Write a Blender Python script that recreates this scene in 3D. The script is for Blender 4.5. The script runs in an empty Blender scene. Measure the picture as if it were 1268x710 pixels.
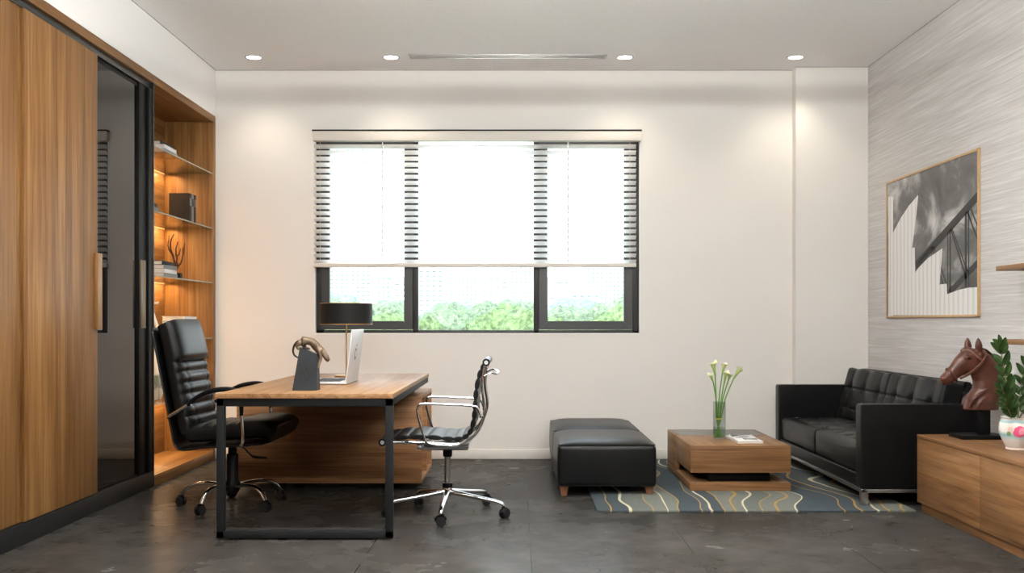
import bpy, bmesh, math, random
from mathutils import Vector, Matrix, noise
from math import pi, sin, cos, radians as R

sc = bpy.context.scene
C = sc.collection

# ------------------------------------------------------------------ camera
cam_data = bpy.data.cameras.new('camera')
cam = bpy.data.objects.new('camera', cam_data)
C.objects.link(cam)
cam.location = (0, 0, 1.13)
cam.rotation_euler = (pi / 2, 0, 0)
cam_data.sensor_width = 36
cam_data.lens = 35.0
cam_data.shift_x = -8 / 1268
cam_data.shift_y = 45 / 1268
cam_data.clip_start = 0.05
cam_data.clip_end = 3000
sc.camera = cam

# ------------------------------------------------------------------ world, sun, exposure
sc.view_settings.view_transform = 'Standard'
sc.view_settings.look = 'None'
sc.view_settings.gamma = 1
sc.view_settings.use_curve_mapping = False
sc.view_settings.exposure = 1.17
sc.cycles.use_denoising = True
sc.cycles.use_light_tree = False
sc.cycles.max_bounces = 10
sc.cycles.diffuse_bounces = 6
sc.cycles.glossy_bounces = 5
sc.cycles.transparent_max_bounces = 16
sc.cycles.sample_clamp_indirect = 6
sc.cycles.caustics_reflective = False

SKY = 2.3
SPOT_BACK = 12      # downlights along the window wall (W)
SPOT_FILL = 12      # added downlights in the unseen front of the room
FILL_BACK = 62       # added linear pendants, light thrown on back wall and ceiling
FILL_DOWN = 56  # downward part of the added pendants
LED = 4
w = bpy.data.worlds.new('sky')
sc.world = w
w.use_nodes = True
nt = w.node_tree
bg = nt.nodes['Background']
geo = nt.nodes.new('ShaderNodeNewGeometry')
sep = nt.nodes.new('ShaderNodeSeparateXYZ')
mr = nt.nodes.new('ShaderNodeMapRange')
mr.inputs['From Min'].default_value = 0.0
mr.inputs['From Max'].default_value = 0.9
mix = nt.nodes.new('ShaderNodeMix')
mix.data_type = 'RGBA'
mix.inputs['A'].default_value = (0.97, 0.985, 1.0, 1)
mix.inputs['B'].default_value = (0.62, 0.80, 1.0, 1)
tc = nt.nodes.new('ShaderNodeTexCoord')
nt.links.new(tc.outputs['Generated'], sep.inputs[0])
nt.links.new(sep.outputs['Z'], mr.inputs['Value'])
nt.links.new(mr.outputs[0], mix.inputs['Factor'])
nt.links.new(mix.outputs['Result'], bg.inputs['Color'])
bg.inputs['Strength'].default_value = SKY

sun_d = bpy.data.lights.new('sun', 'SUN')
sun_d.energy = 3.0
sun_d.angle = R(2)
sun_d.color = (1, 0.96, 0.9)
sun = bpy.data.objects.new('sun', sun_d)
sun.rotation_euler = (R(38), 0, R(-25))      # shines away from the camera side, onto the city
sun.location = (0, -5, 20)
C.objects.link(sun)


# ------------------------------------------------------------------ node helpers
def new_mat(name):
    m = bpy.data.materials.new(name)
    m.use_nodes = True
    return m, m.node_tree, m.node_tree.nodes['Principled BSDF']


def N(nt, kind, **kw):
    n = nt.nodes.new(kind)
    for k, v in kw.items():
        if k in n.inputs:
            n.inputs[k].default_value = v
        else:
            setattr(n, k, v)
    return n


def plain(name, col, rough=0.5, metal=0.0, bump=0.0, bscale=200, var=0.0, vscale=6, spec=None, coat=0, trans=0, ior=None):
    m, nt, b = new_mat(name)
    b.inputs['Base Color'].default_value = (*col, 1)
    b.inputs['Roughness'].default_value = rough
    b.inputs['Metallic'].default_value = metal
    if spec is None and max(col) < .1 and not metal:
        spec = .13
    if spec is not None:
        b.inputs['Specular IOR Level'].default_value = spec
    if coat:
        b.inputs['Coat Weight'].default_value = coat
        b.inputs['Coat Roughness'].default_value = 0.1
    if trans:
        b.inputs['Transmission Weight'].default_value = trans
    if ior:
        b.inputs['IOR'].default_value = ior
    tc = N(nt, 'ShaderNodeTexCoord')
    if var:
        n = N(nt, 'ShaderNodeTexNoise', Scale=vscale, Detail=5.0)
        nt.links.new(tc.outputs['Object'], n.inputs['Vector'])
        mr = N(nt, 'ShaderNodeMapRange')
        mr.inputs['From Min'].default_value = 0.3
        mr.inputs['From Max'].default_value = 0.7
        mr.inputs['To Min'].default_value = 1 - var
        mr.inputs['To Max'].default_value = 1 + var
        nt.links.new(n.outputs['Fac'], mr.inputs['Value'])
        vm = N(nt, 'ShaderNodeVectorMath', operation='SCALE')
        vm.inputs[0].default_value = col
        nt.links.new(mr.outputs[0], vm.inputs['Scale'])
        nt.links.new(vm.outputs[0], b.inputs['Base Color'])
    if bump:
        n2 = N(nt, 'ShaderNodeTexNoise', Scale=bscale, Detail=3.0)
        nt.links.new(tc.outputs['Object'], n2.inputs['Vector'])
        bp = N(nt, 'ShaderNodeBump', Strength=bump, Distance=0.002)
        nt.links.new(n2.outputs['Fac'], bp.inputs['Height'])
        nt.links.new(bp.outputs[0], b.inputs['Normal'])
    return m


def ramp(nt, stops, interp='LINEAR'):
    r = nt.nodes.new('ShaderNodeValToRGB')
    r.color_ramp.interpolation = interp
    el = r.color_ramp.elements
    el[0].position, el[0].color = stops[0][0], (*stops[0][1], 1)
    el[1].position, el[1].color = stops[-1][0], (*stops[-1][1], 1)
    for p, c in stops[1:-1]:
        e = el.new(p)
        e.color = (*c, 1)
    return r


def wood(name, axis='z', dark=(.115, .047, .013), mid=(.245, .118, .038), light=(.37, .20, .074), rough=.42, strip=.085, gain=1.0, figure=1.0):
    """walnut veneer: long streaks along `axis`, cut into slightly different strips"""
    m, nt, b = new_mat(name)
    L = nt.links
    tc = N(nt, 'ShaderNodeTexCoord')
    sp = N(nt, 'ShaderNodeSeparateXYZ')
    L.new(tc.outputs['Object'], sp.inputs[0])
    others = [a for a in 'XYZ' if a != axis.upper()]
    add = N(nt, 'ShaderNodeMath', operation='ADD')
    L.new(sp.outputs[others[0]], add.inputs[0])
    L.new(sp.outputs[others[1]], add.inputs[1])
    div = N(nt, 'ShaderNodeMath', operation='DIVIDE')
    L.new(add.outputs[0], div.inputs[0])
    div.inputs[1].default_value = strip
    fl = N(nt, 'ShaderNodeMath', operation='FLOOR')
    L.new(div.outputs[0], fl.inputs[0])
    wn = N(nt, 'ShaderNodeTexWhiteNoise', noise_dimensions='1D')
    L.new(fl.outputs[0], wn.inputs['W'])
    # shift each strip along the grain
    sh = N(nt, 'ShaderNodeVectorMath', operation='SCALE')
    L.new(wn.outputs['Color'], sh.inputs[0])
    sh.inputs['Scale'].default_value = 7.0
    av = N(nt, 'ShaderNodeVectorMath', operation='ADD')
    L.new(tc.outputs['Object'], av.inputs[0])
    L.new(sh.outputs[0], av.inputs[1])

    def streak(across, along, detail, dist):
        mp = N(nt, 'ShaderNodeMapping')
        s = {a: across for a in 'XYZ'}
        s[axis.upper()] = along
        mp.inputs['Scale'].default_value = (s['X'], s['Y'], s['Z'])
        L.new(av.outputs[0], mp.inputs['Vector'])
        n = N(nt, 'ShaderNodeTexNoise', Scale=1.0, Detail=detail, Roughness=0.6, Distortion=dist)
        L.new(mp.outputs[0], n.inputs['Vector'])
        return n
    n1 = streak(22, 0.9, 5.0, 0.5 * figure)
    n2 = streak(150, 2.5, 3.0, 0.0)
    n3 = streak(5, 0.7, 3.0, 1.2 * figure)
    a = N(nt, 'ShaderNodeMath', operation='MULTIPLY_ADD')
    L.new(n2.outputs['Fac'], a.inputs[0])
    a.inputs[1].default_value = 0.62
    L.new(n1.outputs['Fac'], a.inputs[2])
    a2 = N(nt, 'ShaderNodeMath', operation='MULTIPLY_ADD')
    L.new(n3.outputs['Fac'], a2.inputs[0])
    a2.inputs[1].default_value = 0.45
    L.new(a.outputs[0], a2.inputs[2])
    a3 = N(nt, 'ShaderNodeMath', operation='MULTIPLY_ADD')
    L.new(wn.outputs['Value'], a3.inputs[0])
    a3.inputs[1].default_value = 0.14
    L.new(a2.outputs[0], a3.inputs[2])
    mr = N(nt, 'ShaderNodeMapRange')
    mr.inputs['From Min'].default_value = 0.80
    mr.inputs['From Max'].default_value = 1.42
    L.new(a3.outputs[0], mr.inputs['Value'])
    gain *= .86
    g = lambda c: tuple(x * gain for x in c)
    r = ramp(nt, [(0.0, g(dark)), (0.5, g(mid)), (1.0, g(light))])
    L.new(mr.outputs[0], r.inputs['Fac'])
    L.new(r.outputs[0], b.inputs['Base Color'])
    b.inputs['Roughness'].default_value = rough
    b.inputs['Specular IOR Level'].default_value = .2
    bp = N(nt, 'ShaderNodeBump', Strength=0.08, Distance=0.001)
    L.new(n2.outputs['Fac'], bp.inputs['Height'])
    L.new(bp.outputs[0], b.inputs['Normal'])
    return m


M = {}
M['wood_z'] = wood('walnut_vertical', 'z')
M['wood_y'] = wood('walnut_lengthwise', 'y', strip=.12)
M['wood_x'] = wood('walnut_crosswise', 'x', strip=.12)
M['desk_wood'] = wood('walnut_desk_top', 'y', dark=(.18, .088, .036), mid=(.31, .17, .078), light=(.43, .26, .13), strip=.115, rough=.42)
M['table_wood'] = wood('walnut_table', 'x', dark=(.10, .045, .017), mid=(.21, .105, .043), light=(.32, .175, .08), strip=.14)
M['table_wood_y'] = wood('walnut_table_lengthwise', 'y', dark=(.14, .066, .027), mid=(.27, .145, .066), light=(.38, .22, .11), strip=.14)
M['credenza_wood'] = wood('walnut_credenza', 'x', dark=(.18, .08, .033), mid=(.38, .19, .086), light=(.54, .30, .145), strip=.16)
M['tv_wood'] = wood('walnut_low_cabinet', 'y', dark=(.11, .048, .016), mid=(.25, .125, .050), light=(.37, .205, .090), strip=.34, figure=2.4)
M['leg_wood'] = wood('walnut_leg', 'z', dark=(.10, .04, .02), mid=(.20, .09, .045), light=(.28, .14, .075), strip=.3)
M['black_metal'] = plain('black_powder_coat', (.012, .013, .014), .5, bump=.05, bscale=600)
M['track_metal'] = plain('dark_bronze_aluminium', (.045, .048, .05), .25, .6, bump=.02)
M['satin_black'] = plain('satin_black_frame', (.004, .004, .004), .4)
M['kick'] = plain('charcoal_laminate', (.014, .0145, .015), .45, bump=.05)
M['chrome'] = plain('chrome', (.75, .75, .76), .09, 1.0, var=.02)
M['steel'] = plain('brushed_steel', (.55, .55, .55), .28, 1.0, var=.06, vscale=40)
M['brass'] = plain('brass', (.62, .40, .18), .28, .9, var=.05)
M['gold_wood'] = plain('tan_lacquer', (.27, .145, .055), .4, .2, var=.06, vscale=20)
M['bronze_grip'] = plain('champagne_metal', (.15, .12, .08), .4, .6, var=.04)
M['leather'] = plain('black_leather', (.0045, .0045, .0047), .33, spec=.2, bump=.22, bscale=340, var=.12, vscale=9)
M['leather_soft'] = plain('soft_black_leather', (.006, .0062, .0064), .34, spec=.19, bump=.25, bscale=300, var=.15, vscale=7)
M['glossy_button'] = plain('glossy_leather_button', (.02, .02, .021), .14, spec=1.0)
M['plastic'] = plain('black_plastic', (.005, .005, .0055), .40, bump=.05)
M['rubber'] = plain('caster_rubber', (.014, .014, .015), .55, bump=.08)
M['white_plastic'] = plain('white_aluminium', (.56, .57, .58), .35, .25, var=.02)
M['keyboard'] = plain('keyboard_black', (.03, .03, .035), .5, var=.1)
M['paper'] = plain('book_pages', (.62, .58, .50), .8, bump=.2, bscale=500, var=.05, vscale=60)
M['cover_black'] = plain('book_cover_black', (.012, .012, .013), .45, var=.1)
M['cover_grey'] = plain('book_cover_grey', (.16, .17, .18), .5, var=.1)
M['cover_white'] = plain('book_cover_white', (.72, .72, .72), .45, var=.03)
M['cover_brown'] = plain('binder_dark_brown', (.035, .026, .02), .6, bump=.3, bscale=250, var=.15, vscale=30)
M['ivory'] = plain('ivory_ceramic', (.74, .68, .56), .35, var=.06)
M['coral'] = plain('dark_coral', (.045, .022, .014), .6, bump=.6, bscale=120, var=.3, vscale=40)
M['stone'] = plain('dark_slate', (.025, .029, .032), .5, bump=.2, bscale=150, var=.2, vscale=12)
M['engrave'] = plain('slate_scratch', (.06, .056, .052), .6, var=.1)
M['bronze'] = plain('aged_bronze', (.15, .105, .07), .5, .6, bump=.15, bscale=90, var=.35, vscale=30)
M['dark_bronze'] = plain('blackened_bronze', (.03, .025, .02), .35, .6, var=.2)
M['horse'] = plain('carved_reddish_brown_wood', (.075, .024, .014), .36, spec=.4, bump=.35, bscale=60, var=.28, vscale=22)
M['horse_dark'] = plain('carved_strap_brown', (.10, .038, .022), .4, spec=.4, bump=.3, bscale=90, var=.2, vscale=30)
M['horse_mane'] = plain('dark_mane_brown', (.022, .010, .007), .5, bump=.5, bscale=80, var=.3, vscale=40)
M['wall_paint'] = plain('cream_white_paint', (.74, .722, .69), .75, bump=.05, bscale=300, var=.012, vscale=2)
M['soffit_paint'] = plain('plaster_white', (.86, .86, .86), .8, bump=.12, bscale=180, var=.02, vscale=60)
M['front_wall_dark'] = plain('darkened_front_wall', (.06, .055, .05), .6, var=.1)  # unseen front wall, darkened to cut frontal light and reflections
M['ceiling_paint'] = plain('ceiling_texture_white', (.88, .88, .885), .85, bump=.3, bscale=160, var=.035, vscale=90)
M['baseboard'] = plain('cream_baseboard', (.70, .68, .64), .5, var=.01)
M['window_frame'] = plain('anthracite_aluminium', (.032, .034, .034), .42, .1, bump=.04, var=.05)
M['blind_box'] = plain('blind_valance_cream', (.68, .65, .60), .6, var=.01)
M['white_trim'] = plain('white_trim', (.8, .8, .79), .5, var=.01)
M['black_line'] = plain('matt_black_line', (.01, .01, .01), .7, var=.1)
M['gunmetal'] = plain('aluminium_diffuser', (.50, .50, .50), .3, .5, var=.05)
M['slot_dark'] = plain('diffuser_slot', (.22, .20, .19), .5, var=.1)


def emis(name, col, s):
    m, nt, b = new_mat(name)
    b.inputs['Base Color'].default_value = (*col, 1)
    b.inputs['Emission Color'].default_value = (*col, 1)
    b.inputs['Emission Strength'].default_value = s
    return m


M['lamp_disc'] = emis('downlight_lens', (1, .95, .86), 6)
M['led'] = emis('led_strip', (1, .50, .18), .4)
M['fill_lens'] = emis('fill_lens', (1, .95, .88), 4)  # lens of the added pendants


def glass(name, col=(1, 1, 1), rough=0.0, mixf=.9):
    """thin clear glass: mostly straight through, with a Fresnel reflection"""
    m, nt, b = new_mat(name)
    nt.nodes.remove(b)
    out = nt.nodes['Material Output']
    t = N(nt, 'ShaderNodeBsdfTransparent')
    t.inputs[0].default_value = (*col, 1)
    g = N(nt, 'ShaderNodeBsdfGlossy', Roughness=rough)
    lw = N(nt, 'ShaderNodeLayerWeight', Blend=.5)
    pw = N(nt, 'ShaderNodeMath', operation='POWER')
    pw.inputs[1].default_value = 4.0
    nt.links.new(lw.outputs['Facing'], pw.inputs[0])
    f = N(nt, 'ShaderNodeMath', operation='MULTIPLY_ADD')
    nt.links.new(pw.outputs[0], f.inputs[0])
    f.inputs[1].default_value = .55
    f.inputs[2].default_value = .035
    mx = N(nt, 'ShaderNodeMixShader')
    nt.links.new(f.outputs[0], mx.inputs[0])
    nt.links.new(t.outputs[0], mx.inputs[1])
    nt.links.new(g.outputs[0], mx.inputs[2])
    nt.links.new(mx.outputs[0], out.inputs[0])
    return m


M['window_glass'] = glass('window_glass', (.97, .99, .98))
M['shelf_glass'] = glass('shelf_glass', (.84, .88, .86))
M['glass_edge'] = plain('glass_edge', (.25, .29, .27), .2, var=.03)
M['vessel_glass'] = glass('vessel_glass', (.90, .93, .92))
M['tall_glass'] = glass('vase_glass', (.88, .90, .90))
M['black_glass'] = plain('smoked_mirror', (.008, .008, .008), .02, 0.0, var=.01, spec=.5, ior=1.45)
M['black_top'] = plain('grey_back_painted_glass', (.028, .029, .03), .12, var=.02)
M['lacquer'] = plain('white_lacquer', (.7, .7, .7), .3, var=.02)


def slat_mat():
    m, nt, b = new_mat('white_blind_slat')
    nt.nodes.remove(b)
    out = nt.nodes['Material Output']
    d = N(nt, 'ShaderNodeBsdfDiffuse')
    d.inputs[0].default_value = (.9, .9, .89, 1)
    t = N(nt, 'ShaderNodeBsdfTranslucent')
    t.inputs[0].default_value = (.92, .92, .90, 1)
    mx = N(nt, 'ShaderNodeMixShader')
    mx.inputs[0].default_value = .62
    nt.links.new(d.outputs[0], mx.inputs[1])
    nt.links.new(t.outputs[0], mx.inputs[2])
    nt.links.new(mx.outputs[0], out.inputs[0])
    return m


M['slat'] = slat_mat()


def floor_mat():
    m, nt, b = new_mat('polished_concrete_tiles')
    L = nt.links
    tc = N(nt, 'ShaderNodeTexCoord')
    n1 = N(nt, 'ShaderNodeTexNoise', Scale=1.3, Detail=6.0, Roughness=.55)
    n2 = N(nt, 'ShaderNodeTexNoise', Scale=7.0, Detail=6.0, Roughness=.6)
    br = N(nt, 'ShaderNodeTexBrick')
    mp = N(nt, 'ShaderNodeMapping')
    mp.inputs['Location'].default_value = (.74, .35, 0)
    L.new(tc.outputs['Object'], mp.inputs['Vector'])
    zo = N(nt, 'ShaderNodeMapping')
    zo.inputs['Location'].default_value = (.3, .2, .37)
    L.new(tc.outputs['Object'], zo.inputs['Vector'])
    br.offset = 0.0
    br.inputs['Scale'].default_value = 1.0
    br.inputs['Brick Width'].default_value = 0.8
    br.inputs['Row Height'].default_value = 1.6
    br.inputs['Mortar Size'].default_value = 0.0022
    br.inputs['Mortar Smooth'].default_value = 0.0
    br.inputs['Color1'].default_value = (.46, .46, .46, 1)
    br.inputs['Color2'].default_value = (.54, .54, .54, 1)
    L.new(mp.outputs[0], br.inputs['Vector'])
    for n in (n1, n2):
        L.new(zo.outputs[0], n.inputs['Vector'])
    a = N(nt, 'ShaderNodeMath', operation='MULTIPLY_ADD')
    L.new(n2.outputs['Fac'], a.inputs[0])
    a.inputs[1].default_value = .7
    L.new(n1.outputs['Fac'], a.inputs[2])
    a2 = N(nt, 'ShaderNodeMath', operation='MULTIPLY_ADD')
    L.new(br.outputs['Color'], a2.inputs[0])
    a2.inputs[1].default_value = .5
    L.new(a.outputs[0], a2.inputs[2])
    r = ramp(nt, [(.0, (.022, .0208, .0190)), (.5, (.040, .0380, .0348)), (1, (.062, .0590, .0545))])
    mr = N(nt, 'ShaderNodeMapRange')
    mr.inputs['From Min'].default_value = .82
    mr.inputs['From Max'].default_value = 1.36
    L.new(a2.outputs[0], mr.inputs['Value'])
    L.new(mr.outputs[0], r.inputs['Fac'])
    mx = N(nt, 'ShaderNodeMix', data_type='RGBA')
    L.new(br.outputs['Fac'], mx.inputs['Factor'])
    L.new(r.outputs[0], mx.inputs['A'])
    mx.inputs['B'].default_value = (.018, .016, .015, 1)
    rr = N(nt, 'ShaderNodeMapRange')
    rr.inputs['From Min'].default_value = .1
    rr.inputs['From Max'].default_value = .9
    rr.inputs['To Min'].default_value = .18
    rr.inputs['To Max'].default_value = .32
    L.new(n1.outputs['Fac'], rr.inputs['Value'])
    nt.nodes.remove(b)
    out = nt.nodes['Material Output']
    df = N(nt, 'ShaderNodeBsdfDiffuse')
    L.new(mx.outputs['Result'], df.inputs['Color'])
    gl = N(nt, 'ShaderNodeBsdfGlossy')
    L.new(rr.outputs[0], gl.inputs['Roughness'])
    lw = N(nt, 'ShaderNodeLayerWeight', Blend=.5)
    pw = N(nt, 'ShaderNodeMath', operation='POWER')
    pw.inputs[1].default_value = 3.0
    L.new(lw.outputs['Facing'], pw.inputs[0])
    fa = N(nt, 'ShaderNodeMath', operation='MULTIPLY_ADD')
    L.new(pw.outputs[0], fa.inputs[0])
    fa.inputs[1].default_value = .17
    fa.inputs[2].default_value = .03
    ms = N(nt, 'ShaderNodeMixShader')
    L.new(fa.outputs[0], ms.inputs[0])
    L.new(df.outputs[0], ms.inputs[1])
    L.new(gl.outputs[0], ms.inputs[2])
    L.new(ms.outputs[0], out.inputs[0])
    return m


M['floor'] = floor_mat()


def wallpaper_mat():
    m, nt, b = new_mat('grey_grasscloth_wallpaper')
    L = nt.links
    tc = N(nt, 'ShaderNodeTexCoord')

    def st(y, z, d):
        mp = N(nt, 'ShaderNodeMapping')
        mp.inputs['Scale'].default_value = (1, y, z)
        L.new(tc.outputs['Object'], mp.inputs['Vector'])
        n = N(nt, 'ShaderNodeTexNoise', Scale=1.0, Detail=d, Roughness=.65)
        L.new(mp.outputs[0], n.inputs['Vector'])
        return n
    n1, n2, n3 = st(1.2, 70, 4.0), st(3.0, 300, 2.0), st(.5, 9, 3.0)
    a = N(nt, 'ShaderNodeMath', operation='MULTIPLY_ADD')
    L.new(n2.outputs['Fac'], a.inputs[0])
    a.inputs[1].default_value = .7
    L.new(n1.outputs['Fac'], a.inputs[2])
    a2 = N(nt, 'ShaderNodeMath', operation='MULTIPLY_ADD')
    L.new(n3.outputs['Fac'], a2.inputs[0])
    a2.inputs[1].default_value = .35
    L.new(a.outputs[0], a2.inputs[2])
    mr = N(nt, 'ShaderNodeMapRange')
    mr.inputs['From Min'].default_value = .75
    mr.inputs['From Max'].default_value = 1.3
    L.new(a2.outputs[0], mr.inputs['Value'])
    r = ramp(nt, [(.0, (.43, .42, .41)), (.45, (.54, .53, .525)), (.7, (.60, .595, .59)), (1, (.71, .705, .70))])
    L.new(mr.outputs[0], r.inputs['Fac'])
    L.new(r.outputs[0], b.inputs['Base Color'])
    b.inputs['Roughness'].default_value = .6
    bp = N(nt, 'ShaderNodeBump', Strength=.25, Distance=.002)
    L.new(n2.outputs['Fac'], bp.inputs['Height'])
    L.new(bp.outputs[0], b.inputs['Normal'])
    return m


M['wallpaper'] = wallpaper_mat()


def rug_mat():
    """wavy contour lines in gold and cream over slate and grey-green fields"""
    m, nt, b = new_mat('wavy_wool_rug')
    L = nt.links
    tc = N(nt, 'ShaderNodeTexCoord')
    sp = N(nt, 'ShaderNodeSeparateXYZ')
    L.new(tc.outputs['Object'], sp.inputs[0])
    mp = N(nt, 'ShaderNodeMapping')
    mp.inputs['Scale'].default_value = (1.5, 1.15, 0)
    L.new(tc.outputs['Object'], mp.inputs['Vector'])
    n1 = N(nt, 'ShaderNodeTexNoise', Scale=1.0, Detail=1.0, Roughness=.4)
    L.new(mp.outputs[0], n1.inputs['Vector'])
    sn = N(nt, 'ShaderNodeMath', operation='MULTIPLY_ADD')
    L.new(sp.outputs['Y'], sn.inputs[0])
    sn.inputs[1].default_value = 6.5
    L.new(sp.outputs['X'], sn.inputs[2])
    si = N(nt, 'ShaderNodeMath', operation='SINE')
    L.new(sn.outputs[0], si.inputs[0])
    u1 = N(nt, 'ShaderNodeMath', operation='MULTIPLY_ADD')
    L.new(si.outputs[0], u1.inputs[0])
    u1.inputs[1].default_value = .035
    L.new(sp.outputs['X'], u1.inputs[2])
    u2 = N(nt, 'ShaderNodeMath', operation='MULTIPLY_ADD')
    L.new(n1.outputs['Fac'], u2.inputs[0])
    u2.inputs[1].default_value = .42
    L.new(u1.outputs[0], u2.inputs[2])
    mr = N(nt, 'ShaderNodeMapRange')
    mr.inputs['From Min'].default_value = 0.12
    mr.inputs['From Max'].default_value = 2.22
    L.new(u2.outputs[0], mr.inputs['Value'])
    slate, slate2, green, green2 = (.046, .060, .069), (.068, .083, .088), (.135, .145, .130), (.105, .118, .108)
    gold, cream = (.30, .20, .07), (.50, .45, .32)
    seq = [(.0, slate, None), (.075, slate, gold), (.12, green2, cream), (.185, green, gold), (.235, green, cream),
           (.275, slate, gold), (.345, slate2, gold), (.375, slate, cream), (.415, green, gold), (.455, green, gold),
           (.50, green2, cream), (.555, green, gold), (.60, green, gold), (.645, slate, cream)]
    seq2 = [(.0, slate, None), (.735, slate, gold), (.785, slate2, gold), (.835, green2, cream), (.87, green, gold), (.925, green, gold)]

    def mk(seq):
        stops = []
        for p, field, line in seq:
            if line:
                stops.append((p, line))
                stops.append((p + .0062, field))
            else:
                stops.append((p, field))
        return ramp(nt, stops, 'CONSTANT')
    r1, r2 = mk(seq), mk(seq2)
    L.new(mr.outputs[0], r1.inputs['Fac'])
    L.new(mr.outputs[0], r2.inputs['Fac'])
    gt = N(nt, 'ShaderNodeMath', operation='GREATER_THAN')
    gt.inputs[1].default_value = .69
    L.new(mr.outputs[0], gt.inputs[0])
    mx = N(nt, 'ShaderNodeMix', data_type='RGBA')
    L.new(gt.outputs[0], mx.inputs['Factor'])
    L.new(r1.outputs[0], mx.inputs['A'])
    L.new(r2.outputs[0], mx.inputs['B'])
    pile = N(nt, 'ShaderNodeTexNoise', Scale=130.0, Detail=2.0)
    L.new(tc.outputs['Object'], pile.inputs['Vector'])
    pr = N(nt, 'ShaderNodeMapRange')
    pr.inputs['From Min'].default_value = .25
    pr.inputs['From Max'].default_value = .75
    pr.inputs['To Min'].default_value = .75
    pr.inputs['To Max'].default_value = 1.25
    L.new(pile.outputs['Fac'], pr.inputs['Value'])
    vm = N(nt, 'ShaderNodeVectorMath', operation='SCALE')
    L.new(mx.outputs['Result'], vm.inputs[0])
    L.new(pr.outputs[0], vm.inputs['Scale'])
    L.new(vm.outputs[0], b.inputs['Base Color'])
    b.inputs['Roughness'].default_value = .95
    b.inputs['Specular IOR Level'].default_value = .15
    bp = N(nt, 'ShaderNodeBump', Strength=.5, Distance=.004)
    L.new(pile.outputs['Fac'], bp.inputs['Height'])
    L.new(bp.outputs[0], b.inputs['Normal'])
    return m


M['rug'] = rug_mat()


# ------------------------------------------------------------------ mesh helpers
ROOT = {}


def wloc(o):
    """world offset of an (unrotated) parent chain built in world coordinates"""
    return ROOT.get(o.name, Vector((0, 0, 0))) if o else Vector((0, 0, 0))


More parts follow.
